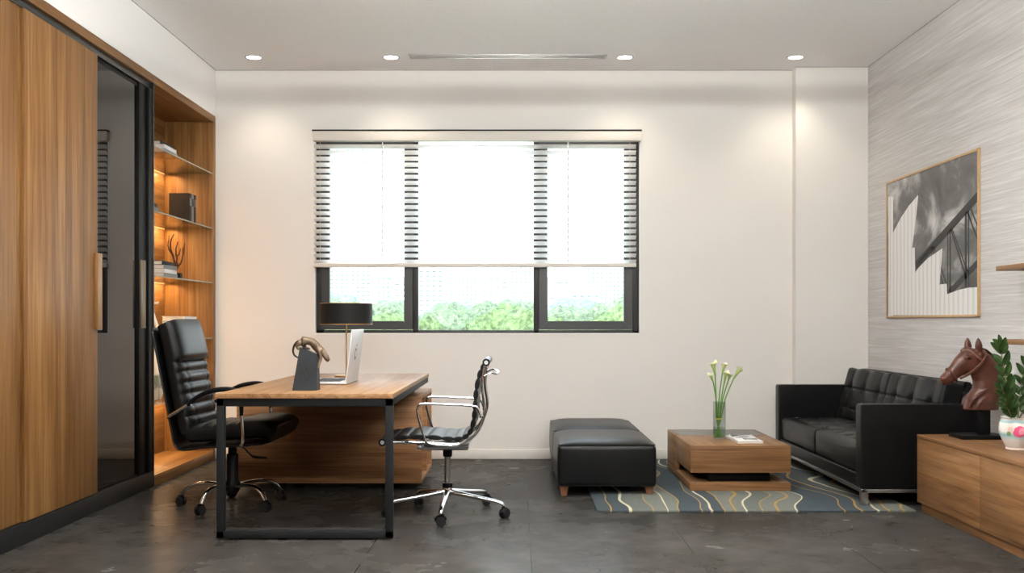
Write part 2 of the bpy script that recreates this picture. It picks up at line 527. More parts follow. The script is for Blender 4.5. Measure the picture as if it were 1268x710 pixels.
class MB:
    def __init__(s):
        s.bm = bmesh.new()

    def merge(s, b2, mi=0):
        me = bpy.data.meshes.new('tmp')
        b2.to_mesh(me)
        b2.free()
        n0 = len(s.bm.faces)
        s.bm.from_mesh(me)
        bpy.data.meshes.remove(me)
        if mi:
            s.bm.faces.ensure_lookup_table()
            for f in s.bm.faces[n0:]:
                f.material_index = mi
        return s

    def box(s, x0, x1, y0, y1, z0, z1, bev=0.0, seg=2, rot=None, mi=0):
        b = bmesh.new()
        bmesh.ops.create_cube(b, size=1)
        bmesh.ops.scale(b, vec=(abs(x1 - x0), abs(y1 - y0), abs(z1 - z0)), verts=b.verts)
        if bev:
            bmesh.ops.bevel(b, geom=b.edges[:] + b.verts[:], offset=bev, segments=seg, affect='EDGES', profile=.5)
        if rot:
            bmesh.ops.transform(b, matrix=rot.to_4x4(), verts=b.verts)
        bmesh.ops.translate(b, vec=((x0 + x1) / 2, (y0 + y1) / 2, (z0 + z1) / 2), verts=b.verts)
        return s.merge(b, mi)

    def cyl(s, p0, p1, r0, r1=None, seg=20, bev=0, mi=0):
        p0, p1 = Vector(p0), Vector(p1)
        r1 = r0 if r1 is None else r1
        b = bmesh.new()
        d = p1 - p0
        bmesh.ops.create_cone(b, cap_ends=True, segments=seg, radius1=r0, radius2=r1, depth=d.length)
        if bev:
            es = [e for e in b.edges if len(e.link_faces) == 2 and any(len(f.verts) > 4 for f in e.link_faces)]
            bmesh.ops.bevel(b, geom=es, offset=bev, segments=2, affect='EDGES')
        q = d.to_track_quat('Z', 'Y')
        bmesh.ops.transform(b, matrix=Matrix.Translation((p0 + p1) / 2) @ q.to_matrix().to_4x4(), verts=b.verts)
        return s.merge(b, mi)

    def sphere(s, c, r, sc3=(1, 1, 1), sub=2, mi=0):
        b = bmesh.new()
        bmesh.ops.create_icosphere(b, subdivisions=sub, radius=r)
        bmesh.ops.scale(b, vec=sc3, verts=b.verts)
        bmesh.ops.translate(b, vec=c, verts=b.verts)
        return s.merge(b, mi)

    def tube(s, pts, rad, seg=10, smooth=0, flat=1.0, closed=False, up=None, mi=0):
        """tube through pts; rad a number or a list; flat squeezes it along `up`"""
        pts = [Vector(p) for p in pts]
        rads = list(rad) if isinstance(rad, (list, tuple)) else [rad] * len(pts)
        if smooth:
            np_, nr = [], []
            n = len(pts)
            rng = n if closed else n - 1
            for i in range(rng):
                p0 = pts[(i - 1) % n] if (closed or i > 0) else pts[0] * 2 - pts[1]
                p1, p2 = pts[i], pts[(i + 1) % n]
                p3 = pts[(i + 2) % n] if (closed or i < n - 2) else pts[-1] * 2 - pts[-2]
                for k in range(smooth):
                    t = k / smooth
                    np_.append(0.5 * ((2 * p1) + (-p0 + p2) * t + (2 * p0 - 5 * p1 + 4 * p2 - p3) * t * t + (-p0 + 3 * p1 - 3 * p2 + p3) * t ** 3))
                    nr.append(rads[i] * (1 - t) + rads[(i + 1) % n] * t)
            if not closed:
                np_.append(pts[-1])
                nr.append(rads[-1])
            pts, rads = np_, nr
        n = len(pts)
        bm = s.bm
        rings = []
        prev = None
        for i, p in enumerate(pts):
            if closed:
                d = pts[(i + 1) % n] - pts[i - 1]
            else:
                d = pts[min(i + 1, n - 1)] - pts[max(i - 1, 0)]
            d.normalize()
            if up is not None:
                a = Vector(up)
                a = (a - d * a.dot(d)).normalized()
            elif prev is None:
                a = d.orthogonal().normalized()
            else:
                a = (prev - d * prev.dot(d)).normalized()
            prev = a
            bb = d.cross(a)
            rings.append([bm.verts.new(p + a * (cos(2 * pi * k / seg) * rads[i] * flat) + bb * (sin(2 * pi * k / seg) * rads[i])) for k in range(seg)])
        m = n if closed else n - 1
        for i in range(m):
            A, B = rings[i], rings[(i + 1) % n]
            for k in range(seg):
                f = bm.faces.new((A[k], A[(k + 1) % seg], B[(k + 1) % seg], B[k]))
                f.material_index = mi
        if not closed:
            for ring, rev in ((rings[0], True), (rings[-1], False)):
                f = bm.faces.new(ring[::-1] if rev else ring)
                f.material_index = mi
        return s

    def lathe(s, c, prof, seg=32, mi=0, cap=False):
        """prof: list of (r, z)"""
        bm = s.bm
        rings = []
        for r, z in prof:
            if r < 1e-5:
                rings.append([bm.verts.new((c[0], c[1], c[2] + z))])
            else:
                rings.append([bm.verts.new((c[0] + r * cos(2 * pi * k / seg), c[1] + r * sin(2 * pi * k / seg), c[2] + z)) for k in range(seg)])
        for A, B in zip(rings, rings[1:]):
            for k in range(seg):
                k2 = (k + 1) % seg
                if len(A) == 1 and len(B) == 1:
                    continue
                if len(A) == 1:
                    f = bm.faces.new((A[0], B[k2], B[k]))
                elif len(B) == 1:
                    f = bm.faces.new((A[k], A[k2], B[0]))
                else:
                    f = bm.faces.new((A[k], A[k2], B[k2], B[k]))
                f.material_index = mi
        return s

    def prism(s, pts, axis, a0, a1, bev=0, mi=0):
        """closed outline in the plane normal to axis, extruded a0..a1. pts in the two other axes in xyz order"""
        b = bmesh.new()

        def P(p, a):
            v = list(p)
            v.insert('xyz'.index(axis), a)
            return v
        A = [b.verts.new(P(p, a0)) for p in pts]
        B = [b.verts.new(P(p, a1)) for p in pts]
        b.faces.new(A)
        b.faces.new(B[::-1])
        n = len(pts)
        for i in range(n):
            b.faces.new((A[i], B[i], B[(i + 1) % n], A[(i + 1) % n]))
        bmesh.ops.recalc_face_normals(b, faces=b.faces)
        if bev:
            bmesh.ops.bevel(b, geom=b.edges[:], offset=bev, segments=2, affect='EDGES', clamp_overlap=True)
        return s.merge(b, mi)

    def grid(s, nu, nv, fn, mi=0, close_u=False):
        bm = s.bm
        V = [[bm.verts.new(fn(i / nu, j / nv)) for j in range(nv + 1)] for i in range(nu if close_u else nu + 1)]
        for i in range(nu):
            for j in range(nv):
                A, B = V[i], V[(i + 1) % len(V)]
                f = bm.faces.new((A[j], B[j], B[j + 1], A[j + 1]))
                f.material_index = mi
        return s

    def xf(s, mat):
        bmesh.ops.transform(s.bm, matrix=mat, verts=s.bm.verts)
        return s

    def build(s, name, mats, parent=None, local=False, loc=None, sharp=38, recalc=True, label=None):
        me = bpy.data.meshes.new(name)
        if recalc:
            bmesh.ops.recalc_face_normals(s.bm, faces=s.bm.faces)
        off = Vector((0, 0, 0))
        if not local:
            off = wloc(parent)
            if loc is not None:
                off = Vector(loc)
            if off.length > 0:
                bmesh.ops.translate(s.bm, vec=-off, verts=s.bm.verts)
        s.bm.to_mesh(me)
        s.bm.free()
        for m in (mats if isinstance(mats, (list, tuple)) else [mats]):
            me.materials.append(M[m] if isinstance(m, str) else m)
        me.polygons.foreach_set('use_smooth', [True] * len(me.polygons))
        me.set_sharp_from_angle(angle=R(sharp))
        o = bpy.data.objects.new(name, me)
        C.objects.link(o)
        if parent is not None:
            o.parent = parent
            if loc is not None and not local:
                o.location = Vector(loc) - wloc(parent)
        elif loc is not None:
            o.location = loc
        ROOT[o.name] = off if not local else Vector((0, 0, 0))
        if parent is not None and not local and loc is None:
            ROOT[o.name] = wloc(parent)
        if label:
            o['label'] = label
        return o


def tag(o, label, cat, group=None):
    o['label'] = label
    o['category'] = cat
    if group:
        o['group'] = group
    return o


def thing(name, label, cat, loc=(0, 0, 0), rotz=0, group=None):
    o = bpy.data.objects.new(name, None)
    o.empty_display_size = .1
    C.objects.link(o)
    o.location = loc
    o.rotation_euler = (0, 0, rotz)
    ROOT[o.name] = Vector(loc)
    return tag(o, label, cat, group)


def struct(o):
    o['kind'] = 'structure'
    return o


def copy_tree(o, parent=None):
    c = o.copy()
    C.objects.link(c)
    c.parent = parent
    for ch in [x for x in bpy.data.objects if x.parent == o]:
        copy_tree(ch, c)
    return c


def evaluated(o):
    """bake an object's modifiers into its mesh"""
    dg = bpy.context.evaluated_depsgraph_get()
    me = bpy.data.meshes.new_from_object(o.evaluated_get(dg), depsgraph=dg)
    for md in list(o.modifiers):
        o.modifiers.remove(md)
    o.data = me
    me.polygons.foreach_set('use_smooth', [True] * len(me.polygons))
    return o


def skin_figure(name, mat, verts, edges, radii, root=0, parent=None, sub=2, local=True):
    me = bpy.data.meshes.new(name)
    off = Vector((0, 0, 0)) if local else wloc(parent)
    me.from_pydata([tuple(Vector(v) - off) for v in verts], edges, [])
    o = bpy.data.objects.new(name, me)
    C.objects.link(o)
    o.modifiers.new('skin', 'SKIN')
    me.skin_vertices[0].data.foreach_get
    for i, r in enumerate(radii):
        rr = r if isinstance(r, (tuple, list)) else (r, r)
        me.skin_vertices[0].data[i].radius = rr
        me.skin_vertices[0].data[i].use_root = (i == root)
    ss = o.modifiers.new('sub', 'SUBSURF')
    ss.levels = ss.render_levels = sub
    evaluated(o)
    o.data.materials.clear()
    o.data.materials.append(M[mat])
    if parent is not None:
        o.parent = parent
    return o


def sample(pts, n):
    """n points along a Catmull-Rom curve through pts"""
    P = [Vector(p) for p in pts]
    out = []
    m = len(P) - 1
    for i in range(n):
        t = i / (n - 1) * m
        k = min(int(t), m - 1)
        t -= k
        p1, p2 = P[k], P[k + 1]
        p0 = P[k - 1] if k > 0 else p1 * 2 - p2
        p3 = P[k + 2] if k + 2 <= m else p2 * 2 - p1
        out.append(0.5 * ((2 * p1) + (-p0 + p2) * t + (2 * p0 - 5 * p1 + 4 * p2 - p3) * t * t + (-p0 + 3 * p1 - 3 * p2 + p3) * t ** 3))
    return out


# ================================================================== ROOM
XL, XR, YB, YF, H = -2.515, 2.868, 8.268, -1.2, 3.23      # cabinet face, right wall, window wall, wall behind, ceiling
XD = -2.96                                                 # masonry behind the cabinets
WX0, WX1, WZ0, WZ1 = -1.697, 1.013, 1.045, 2.72            # window opening

struct(MB().box(-3.1, 3.1, YF - .2, YB + .25, -.12, 0).build('floor', 'floor', loc=(0, 0, 0)))
struct(MB().box(-3.1, 3.1, YF - .2, YB + .25, H, H + .15).build('ceiling', 'ceiling_paint'))
# window wall with its opening
wb = MB()
wb.box(-3.1, WX0, YB, YB + .2, 0, H)
wb.box(WX1, 3.1, YB, YB + .2, 0, H)
wb.box(WX0, WX1, YB, YB + .2, 0, WZ0)
wb.box(WX0, WX1, YB, YB + .2, WZ1, H)
struct(wb.build('wall_back', 'wall_paint'))
struct(MB().box(2.275, XR, 8.166, YB, 0, H).build('wall_pillar', 'wall_paint'))
struct(MB().box(XR, 3.1, YF, YB, 0, H).build('wall_right', 'wallpaper'))
struct(MB().box(-3.1, XD, YF, YB, 0, H).build('wall_left', 'soffit_paint'))
struct(MB().box(XD, XL, YF, YB, 2.842, H).build('wall_soffit', 'soffit_paint'))
struct(MB().box(-3.1, 3.1, YF - .2, YF, 0, H).build('wall_front', 'front_wall_dark'))
struct(MB().box(XL, 2.275, YB - .012, YB, 0, .082, .003).build('baseboard_back', 'baseboard'))
struct(MB().box(2.263, XR, 8.154, 8.166, 0, .082, .003).build('baseboard_pillar', 'baseboard'))
struct(MB().box(XR - .012, XR, YF, 8.154, 0, .082, .003).build('baseboard_right', 'baseboard'))
# fine grey joints where ceiling meets walls
j = MB()
j.box(XL, 2.275, YB - .004, YB, H - .004, H)
j.box(XR - .004, XR, YF, 8.166, H - .004, H)
j.box(XL, XL + .004, YF, YB, H - .004, H)
j.box(2.275, XR, 8.162, 8.166, H - .004, H)
struct(j.build('trim_ceiling', plain('joint_grey', (.35, .34, .32), .8)))

# ------------------------------------------------------------------ window 1
win = bpy.data.objects.new('window_1', None)
C.objects.link(win)
win.location = (0, YB, WZ0)
ROOT[win.name] = Vector(win.location)
struct(win)
k = 1 / 149.1


def px(x):
    return (x - 642) * k


def pz(y):
    return 1.13 - (y - 400) * k


fy0, fy1 = YB + .035, YB + .10
f = MB()
f.box(WX0 + .01, px(400), fy0, fy1, WZ0, WZ1, .003)
f.box(px(783.5), WX1 - .01, fy0, fy1, WZ0, WZ1, .003)
f.box(WX0 + .01, WX1 - .01, fy0, fy1, WZ0, pz(408.8), .003)
f.box(WX0 + .01, WX1 - .01, fy0, fy1, pz(173), WZ1, .003)
f.box(px(510.5), px(517.3), fy0, fy1, WZ0, WZ1, .003)
f.box(px(660.8), px(667.6), fy0, fy1, WZ0, WZ1, .003)
f.build('window_frame', 'window_frame', win)
# a light reveal lining round the frame
rv = MB()
rv.box(WX0, WX0 + .01, YB - .002, YB + .19, WZ0, WZ1)
rv.box(WX1 - .01, WX1, YB - .002, YB + .19, WZ0, WZ1)
rv.box(WX0, WX1, YB - .004, YB + .19, WZ0 - .012, WZ0)
rv.build('window_reveal', 'white_trim', win)


def sash(x0, x1, zt, zb, wl):
    """mitred casement frame"""
    o = MB()
    y0, y1 = fy0 - .018, fy0 + .04
    X0, X1, Z0, Z1 = px(x0), px(x1), pz(zb), pz(zt)
    for quad in ([(X0, Z0), (X1, Z0), (X1 - wl, Z0 + wl), (X0 + wl, Z0 + wl)], [(X0, Z1), (X1, Z1), (X1 - wl, Z1 - wl), (X0 + wl, Z1 - wl)],
                 [(X0, Z0), (X0, Z1), (X0 + wl, Z1 - wl), (X0 + wl, Z0 + wl)], [(X1, Z0), (X1, Z1), (X1 - wl, Z1 - wl), (X1 - wl, Z0 + wl)]):
        o.prism(quad, 'y', y0, y1, bev=.004)
    s = o.build('window_sash', 'window_frame', win)
    MB().box(X0 + wl - .01, X1 - wl + .01, fy0 + .01, fy0 + .016, Z0 + wl - .01, Z1 - wl + .01).build('window_pane', 'window_glass', s)
    return s


sash(397, 510.5, 170.5, 408.4, .071)
sash(667.6, 783.5, 170.5, 408.4, .071)
MB().box(px(517), px(661), fy0 + .03, fy0 + .036, pz(409), pz(173)).build('window_pane', 'window_glass', win)

# ------------------------------------------------------------------ venetian blind
bl = thing('venetian_blind', 'white horizontal-slat venetian blind half lowered over the window', 'blind', ((WX0 + WX1) / 2, YB - .02, WZ1))
v = MB()
v.box(WX0, WX1, YB - .055, YB + .02, pz(175.6), pz(163.8), .002)
v.build('valance', 'blind_box', bl)
MB().box(WX0 - .006, WX1 + .004, YB - .06, YB + .02, pz(163.8), pz(162.2)).build('top_line', 'black_line', bl)  # solid black strip along the top of the valance
bx0, bx1 = px(389.5), px(787)
MB().box(bx0, bx1, YB - .05, YB - .022, pz(331.5), pz(326.6), .004).build('bottom_rail', 'blind_box', bl)
nsl = 20
zt, zb = pz(182.5), pz(324.5)
tilt = R(-36)
for i in range(nsl):
    zc = zt + (zb - zt) * i / (nsl - 1)
    s = MB()

    def fn(u, v_, zc=zc):
        a = (v_ - .5) * .05
        cv = .0028 * (1 - (2 * v_ - 1) ** 2)
        return (bx0 + (bx1 - bx0) * u, YB - .03 + a * cos(tilt) - cv * sin(tilt), zc + a * sin(tilt) + cv * cos(tilt))
    s.grid(1, 6, fn)
    so = s.build('slat', 'slat', bl, recalc=False, sharp=60)
for cx_ in (475, 703):
    MB().tube([(px(cx_), YB - .062, pz(177)), (px(cx_), YB - .062, pz(326))], .0045, seg=8).build('tilt_wand', 'blind_box', bl)
    MB().box(px(cx_) - .007, px(cx_) + .007, YB - .068, YB - .052, pz(184.5), pz(181), .002).build('wand_clip', 'steel', bl)
for cx_ in (398, 589, 779):
    MB().box(px(cx_) - .0012, px(cx_) + .0012, YB - .055, YB - .053, pz(328), pz(176)).build('ladder_cord', 'blind_box', bl)

# ------------------------------------------------------------------ downlights
def downlight(x, y, label, watt, group='recessed ceiling downlights', size=112, blend=.75, col=(1, .87, .70)):
    t = thing('ceiling_downlight', label, 'downlight', (x, y, H), group=group)
    MB().lathe((x, y, H), [(.052, .018), (.055, -.002), (.063, -.0055), (.070, -.002), (.070, .002)], 36).build('trim_ring', 'gunmetal', t)
    MB().lathe((x, y, H - .0015), [(0, 0), (.0535, 0)], 36).build('lens', 'lamp_disc', t)
    ld = bpy.data.lights.new('downlight_lamp', 'SPOT')
    ld.energy = watt
    ld.color = col
    ld.spot_size = R(size)
    ld.spot_blend = blend
    ld.shadow_soft_size = .045
    lo = bpy.data.objects.new('downlight_lamp', ld)
    C.objects.link(lo)
    lo.parent = t
    lo.location = (0, 0, -.012)
    return t


for x, lab in ((-2.093, 'small round ceiling downlight nearest the wardrobe'), (-1.008, 'small round ceiling downlight just left of the long air slot'),
               (.842, 'small round ceiling downlight just right of the long air slot'), (2.19, 'small round ceiling downlight beside the pillar by the textured wall')):
    downlight(x, 7.87, lab, SPOT_BACK)
for y, wh in ((5.6, 'row above the desk and sofa'), (2.6, 'row nearest the viewer')):  # added downlights outside the view, to help light walls and ceiling
    for x, wx in ((-1.85, 'wardrobe'), (-.1, 'middle'), (1.9, 'textured wall')):
        downlight(x, y, 'added unseen round ceiling downlight, %s end of the %s' % (wx, wh), SPOT_FILL, 'added downlights over the unseen front of the room', size=140, blend=1.0, col=(1, .92, .82))


# added unseen linear pendants, hung only to brighten the back wall and ceiling
for py_, pz_, lab in ((4.3, 2.62, 'added unseen white linear pendant lamp across the middle of the room'), (1.2, 2.28, 'added unseen white linear pendant lamp near the front of the room')):
    t = thing('fill_pendant', lab, 'lamp', (.1, py_, pz_ + .02), 0, 'added unseen linear pendant lamps')
    m = MB()
    m.box(-1.6, 1.8, py_ - .05, py_ - .044, pz_, pz_ + .06, .002)
    m.box(-1.6, 1.8, py_ + .044, py_ + .05, pz_, pz_ + .06, .002)
    m.box(-1.6, 1.8, py_ - .045, py_ + .045, pz_ + .02, pz_ + .026)
    m.box(-1.606, -1.6, py_ - .05, py_ + .05, pz_, pz_ + .06)
    m.box(1.8, 1.806, py_ - .05, py_ + .05, pz_, pz_ + .06)
    m.build('housing', 'white_trim', t)
    MB().box(-1.598, 1.798, py_ - .042, py_ + .042, pz_ + .003, pz_ + .006).build('lower_lens', 'fill_lens', t)
    MB().box(-1.598, 1.798, py_ - .042, py_ + .042, pz_ + .038, pz_ + .04).build('upper_lens', 'fill_lens', t)
    for cxx in (-1.3, 1.5):
        MB().cyl((cxx, py_, pz_ + .02), (cxx, py_, H), .0025, seg=8).build('cable', 'steel', t)
    for up_, en in ((1, FILL_BACK), (0, FILL_DOWN)):
        ld = bpy.data.lights.new('fill_lamp', 'AREA')
        ld.shape = 'RECTANGLE'
        ld.size, ld.size_y = 3.3, .08
        ld.energy = en * (.68 if (up_ and py_ > 3) else 1.75 if up_ else 1)
        ld.color = (.99, .97, .93)
        lo = bpy.data.objects.new('fill_lamp', ld)
        C.objects.link(lo)
        lo.parent = t
        lo.location = (0, 0, .045 if up_ else -.022)
        lo.rotation_euler = (pi - R(82 if py_ > 3 else 68) if up_ else 0, 0, 0)

d = thing('air_diffuser', 'long narrow aluminium air slot in the ceiling above the window', 'air vent', (-.08, 7.834, H))
X0, X1, Y0, Y1 = -.86, .695, 7.775, 7.893
fr = MB()
for a in ((X0, X1, Y0, Y0 + .014), (X0, X1, Y1 - .014, Y1), (X0, X0 + .014, Y0, Y1), (X1 - .014, X1, Y0, Y1)):
    fr.box(*a, H - .008, H + .004, .002)
fr.build('frame', 'gunmetal', d)
MB().box(X0 + .01, X1 - .01, Y0 + .01, Y1 - .01, H - .002, H + .002).build('slot', 'slot_dark', d)
for yy in (7.815, 7.85):
    MB().box(X0 + .014, X1 - .014, yy - .006, yy + .006, H - .007, H - .002, .001).build('blade', 'gunmetal', d)

# ================================================================== WARDROBE
wd = thing('sliding_wardrobe', 'tall walnut wardrobe with sliding doors and one smoked mirror door', 'wardrobe', (XL, 4.0, 0))
wy0 = 2.2
MB().box(XD + .01, XL, wy0, 6.871, 2.785, 2.841, .002).build('top_panel', 'wood_y', wd)
MB().box(XD + .01, XL - .05, wy0, 6.84, .10, 2.785).build('carcass', 'wood_z', wd)
MB().box(XL - .3, XL, wy0, 6.875, 0, .108, .002).build('plinth', 'kick', wd)
tr = MB()
tr.box(XL - .05, XL - .012, wy0, 6.875, 2.737, 2.772, .003)
tr.build('track', 'track_metal', wd)
MB().box(XL - .045, XL - .022, wy0, 6.8, 2.768, 2.786).build('reveal', 'cover_brown', wd)
# outer sliding doors
for ya, yb_, x_ in ((wy0, 4.1, XL - .020), (4.105, 5.035, XL - .020), (5.075, 5.96, XL - .004)):
    dr = MB().box(x_ - .03, x_, ya, yb_, .112, 2.737, .0035).build('door', 'wood_z', wd)
    if yb_ > 5.5:
        MB().box(x_ - .004, x_ + .022, 5.915, 5.978, 1.09, 1.545, .004).build('handle', 'gold_wood', dr, label='tan edge pull of the walnut door')
MB().box(XL - .04, XL - .022, 5.03, 5.08, .112, 2.737, .002).build('edge_strip', 'wood_z', wd)
dr = MB().box(XL - .046, XL - .034, 5.90, 6.66, .125, 2.725).build('door', 'black_glass', wd, label='smoked mirror sliding door')
fd = MB()
fd.box(XL - .05, XL - .018, 6.645, 6.78, .11, 2.737, .002)
fd.box(XL - .05, XL - .030, 5.93, 6.66, 2.712, 2.737, .002)
fd.box(XL - .05, XL - .030, 5.93, 6.66, .108, .122, .002)
fd.build('door_frame', 'satin_black', dr, label='black door frame')
MB().box(XL - .022, XL - .004, 6.655, 6.735, 1.095, 1.55, .003).build('handle', 'bronze_grip', dr, label='champagne metal edge pull')
MB().box(XL - .05, XL - .004, 6.785, 6.856, .1, 2.737, .002).build('end_post', 'satin_black', wd)
MB().box(XL - .05, XL + .002, 6.858, 6.871, .0, 2.785, .002).build('end_trim', 'track_metal', wd)

# ------------------------------------------------------------------ open shelf unit
su = thing('display_shelf_unit', 'open walnut display niche with lit glass shelves beside the wardrobe', 'shelf unit', (-2.7, 7.5, 0))
MB().box(XD + .01, XL, 6.872, 8.262, 2.785, 2.841, .002).build('top_panel', 'wood_y', su)
MB().box(XD + .01, -2.915, 6.873, 8.26, .03, 2.785).build('back_panel', 'wood_y', su)
MB().box(-2.92, XL, 8.20, 8.264, .0, 2.785, .002).build('side_panel', 'wood_z', su)
MB().box(-2.914, XL - .05, 6.873, 6.89, .07, 2.785).build('side_panel', 'wood_z', su)
MB().box(-2.92, XL, 6.872, 8.20, 0, .075, .002).build('base_panel', 'wood_y', su)
SH = [2.363, 1.911, 1.463, 1.009, .565]
for z in SH:
    g = MB().box(-2.914, XL - .006, 6.872, 8.20, z - .009, z, 0).build('glass_shelf', 'shelf_glass', su)
    MB().box(XL - .0062, XL - .0045, 6.872, 8.19, z - .009, z).build('polished_edge', 'glass_edge', g)
    st = MB().box(-2.9135, -2.907, 6.9, 8.18, z - .015, z - .0095, 0).build('led_strip', 'led', g)
    ld = bpy.data.lights.new('shelf_lamp', 'AREA')
    ld.shape = 'RECTANGLE'
    ld.size, ld.size_y = .012, 1.25
    ld.energy = LED
    ld.color = (1, .62, .30)
    lo = bpy.data.objects.new('shelf_lamp', ld)
    C.objects.link(lo)
    lo.parent = g
    lo.location = Vector((-2.85, 7.54, z - .016)) - Vector(su.location)
    lo.rotation_euler = (0, R(8), 0)


# ------------------------------------------------------------------ things on the shelves
def book(x0, x1, y0, y1, z, t, cover, label, group, rot=0.0, cat='book'):
    """a closed book lying flat, spine towards +x"""
    cx_, cy_ = (x0 + x1) / 2, (y0 + y1) / 2
    o = thing('book', label, cat, (cx_, cy_, z), rot, group)
    hx, hy, c = (x1 - x0) / 2, (y1 - y0) / 2, .003
    m = MB()
    m.box(-hx, hx, -hy, hy, 0, c, .0008)
    m.box(-hx, hx, -hy, hy, t - c, t, .0008)
    m.box(hx - c, hx, -hy, hy, 0, t, .0012)
    m.build('cover', cover, o, local=True)
    MB().box(-hx + .005, hx - c, -hy + .005, hy - .005, c, t - c).build('pages', 'paper', o, local=True)
    return o


g = 'books stacked on the highest glass shelf'
z = SH[0] + .0005
book(-2.80, -2.56, 7.19, 7.475, z, .031, 'cover_grey', 'grey book, lowest of the three stacked on the top glass shelf', g)
book(-2.80, -2.56, 7.19, 7.46, z + .031, .028, 'cover_white', 'white book in the middle of the stack on the top glass shelf', g, .02)
book(-2.81, -2.585, 7.2, 7.45, z + .059, .028, 'cover_black', 'black book crowning the stack on the top glass shelf', g, -.03)
g = 'dark books stacked on the second glass shelf'
z = SH[1] + .0005
for i, t in enumerate((.03, .026, .026)):
    book(-2.82 + .006 * i, -2.61 - .005 * i, 6.97, 7.25 - .01 * i, z + sum((.03, .026, .026)[:i]), t, 'cover_black' if i != 1 else 'cover_grey',
         ['lowest dark book of the stack half hidden by the wardrobe on the second glass shelf', 'grey middle book of the half hidden stack on the second glass shelf',
          'top black book of the half hidden stack on the second glass shelf'][i], g, .04 * (i - 1))
g = 'binders standing on the second glass shelf'
for i, (ya, yb_, c) in enumerate(((7.72, 7.775, 'cover_brown'), (7.778, 7.83, 'cover_grey'), (7.834, 7.885, 'cover_black'))):
    lab = ['dark brown binder nearest the viewer on the second glass shelf', 'grey-spined binder between the two others on the second glass shelf',
           'black binder furthest back on the second glass shelf'][i]
    b_ = thing('binder', lab, 'binder', (-2.63, (ya + yb_) / 2, SH[1] + .0005), 0, g)
    m = MB()
    z0, z1 = SH[1] + .0005, SH[1] + .226
    m.box(-2.71, -2.555, ya, ya + .004, z0, z1, .001)
    m.box(-2.71, -2.555, yb_ - .004, yb_, z0, z1, .001)
    m.box(-2.557, -2.553, ya, yb_, z0, z1, .0015)
    m.build('cover', c, b_)
    MB().box(-2.705, -2.558, ya + .005, yb_ - .005, z0 + .004, z1 - .006).build('pages', 'paper' if i == 2 else 'cover_black', b_)
    MB().box(-2.5535, -2.5515, ya + .012, yb_ - .012, z0 + .13, z0 + .19).build('spine_label', 'cover_grey' if i != 1 else 'cover_black', b_)
g = 'books stacked on the third glass shelf'
z = SH[2] + .0005
hs = (.030, .028, .030, .030)
cv = ('cover_grey', 'cover_white', 'cover_grey', 'cover_black')
lb = ('grey book at the bottom of the four-book stack below the branch coral', 'white book second from the bottom of the four-book stack by the coral',
      'slate-grey book third up in the four-book stack by the coral', 'black book on top of the four-book stack by the coral')
for i in range(4):
    book(-2.80, -2.56 - (.02 if i == 3 else 0), 7.19 + .004 * i, 7.475 - .006 * i, z + sum(hs[:i]), hs[i], cv[i], lb[i], g, (.0, .03, -.02, .015)[i])
g = 'books stacked behind the executive chair'
z = SH[3] + .0005
for i in range(5):
    book(-2.73 - .004 * (i % 2), -2.56, 7.62, 7.93 - .008 * (i % 3), z + .034 * i, .034, 'cover_black' if i % 4 else 'cover_white',
         ['lowest book of the stack behind the executive chair, almost hidden', 'second book up in the stack behind the executive chair',
          'middle book of the stack behind the executive chair', 'fourth book up in the stack behind the executive chair',
          'topmost book of the stack peeking over the executive chair'][i], g, (.0, .02, -.015, .01, 0)[i])

# branch coral
co = thing('branch_coral', 'dark branching coral ornament on a small black block on the third glass shelf', 'ornament', (-2.625, 7.66, SH[2]))
z = SH[2] + .0005
MB().box(-2.655, -2.595, 7.63, 7.69, z, z + .05, .002).build('base_block', 'plastic', co)
cm = MB()
rnd = random.Random(4)


def branch(pts, r):
    P = sample(pts, 12)
    P = [p + Vector((rnd.uniform(-1, 1), rnd.uniform(-1, 1), 0)) * .003 for p in P]
    cm.tube(P, [r * (1 - .55 * i / 11) * rnd.uniform(.85, 1.15) for i in range(12)], seg=7)


B0 = Vector((-2.63, 7.66, z + .05))
A_ = lambda dx, dy, dz: B0 + Vector((dx, dy, dz))
branch([A_(0, 0, -.01), A_(-.01, 0, .05), A_(-.03, .01, .13), A_(-.055, .01, .22), A_(-.03, .02, .30)], .010)
branch([A_(-.03, .01, .13), A_(-.06, -.01, .2), A_(-.058, 0, .29)], .007)
branch([A_(0, 0, 0), A_(.0, .01, .08), A_(-.01, .01, .17), A_(.01, .0, .24)], .009)
branch([A_(-.005, .01, .12), A_(.02, 0, .15), A_(.03, 0, .19)], .006)
branch([A_(0, 0, .05), A_(.03, -.01, .07), A_(.05, -.01, .13), A_(.06, 0, .23)], .008)
branch([A_(.05, -.01, .13), A_(.04, .02, .18), A_(.045, .02, .20)], .005)
cm.build('coral', 'coral', co)

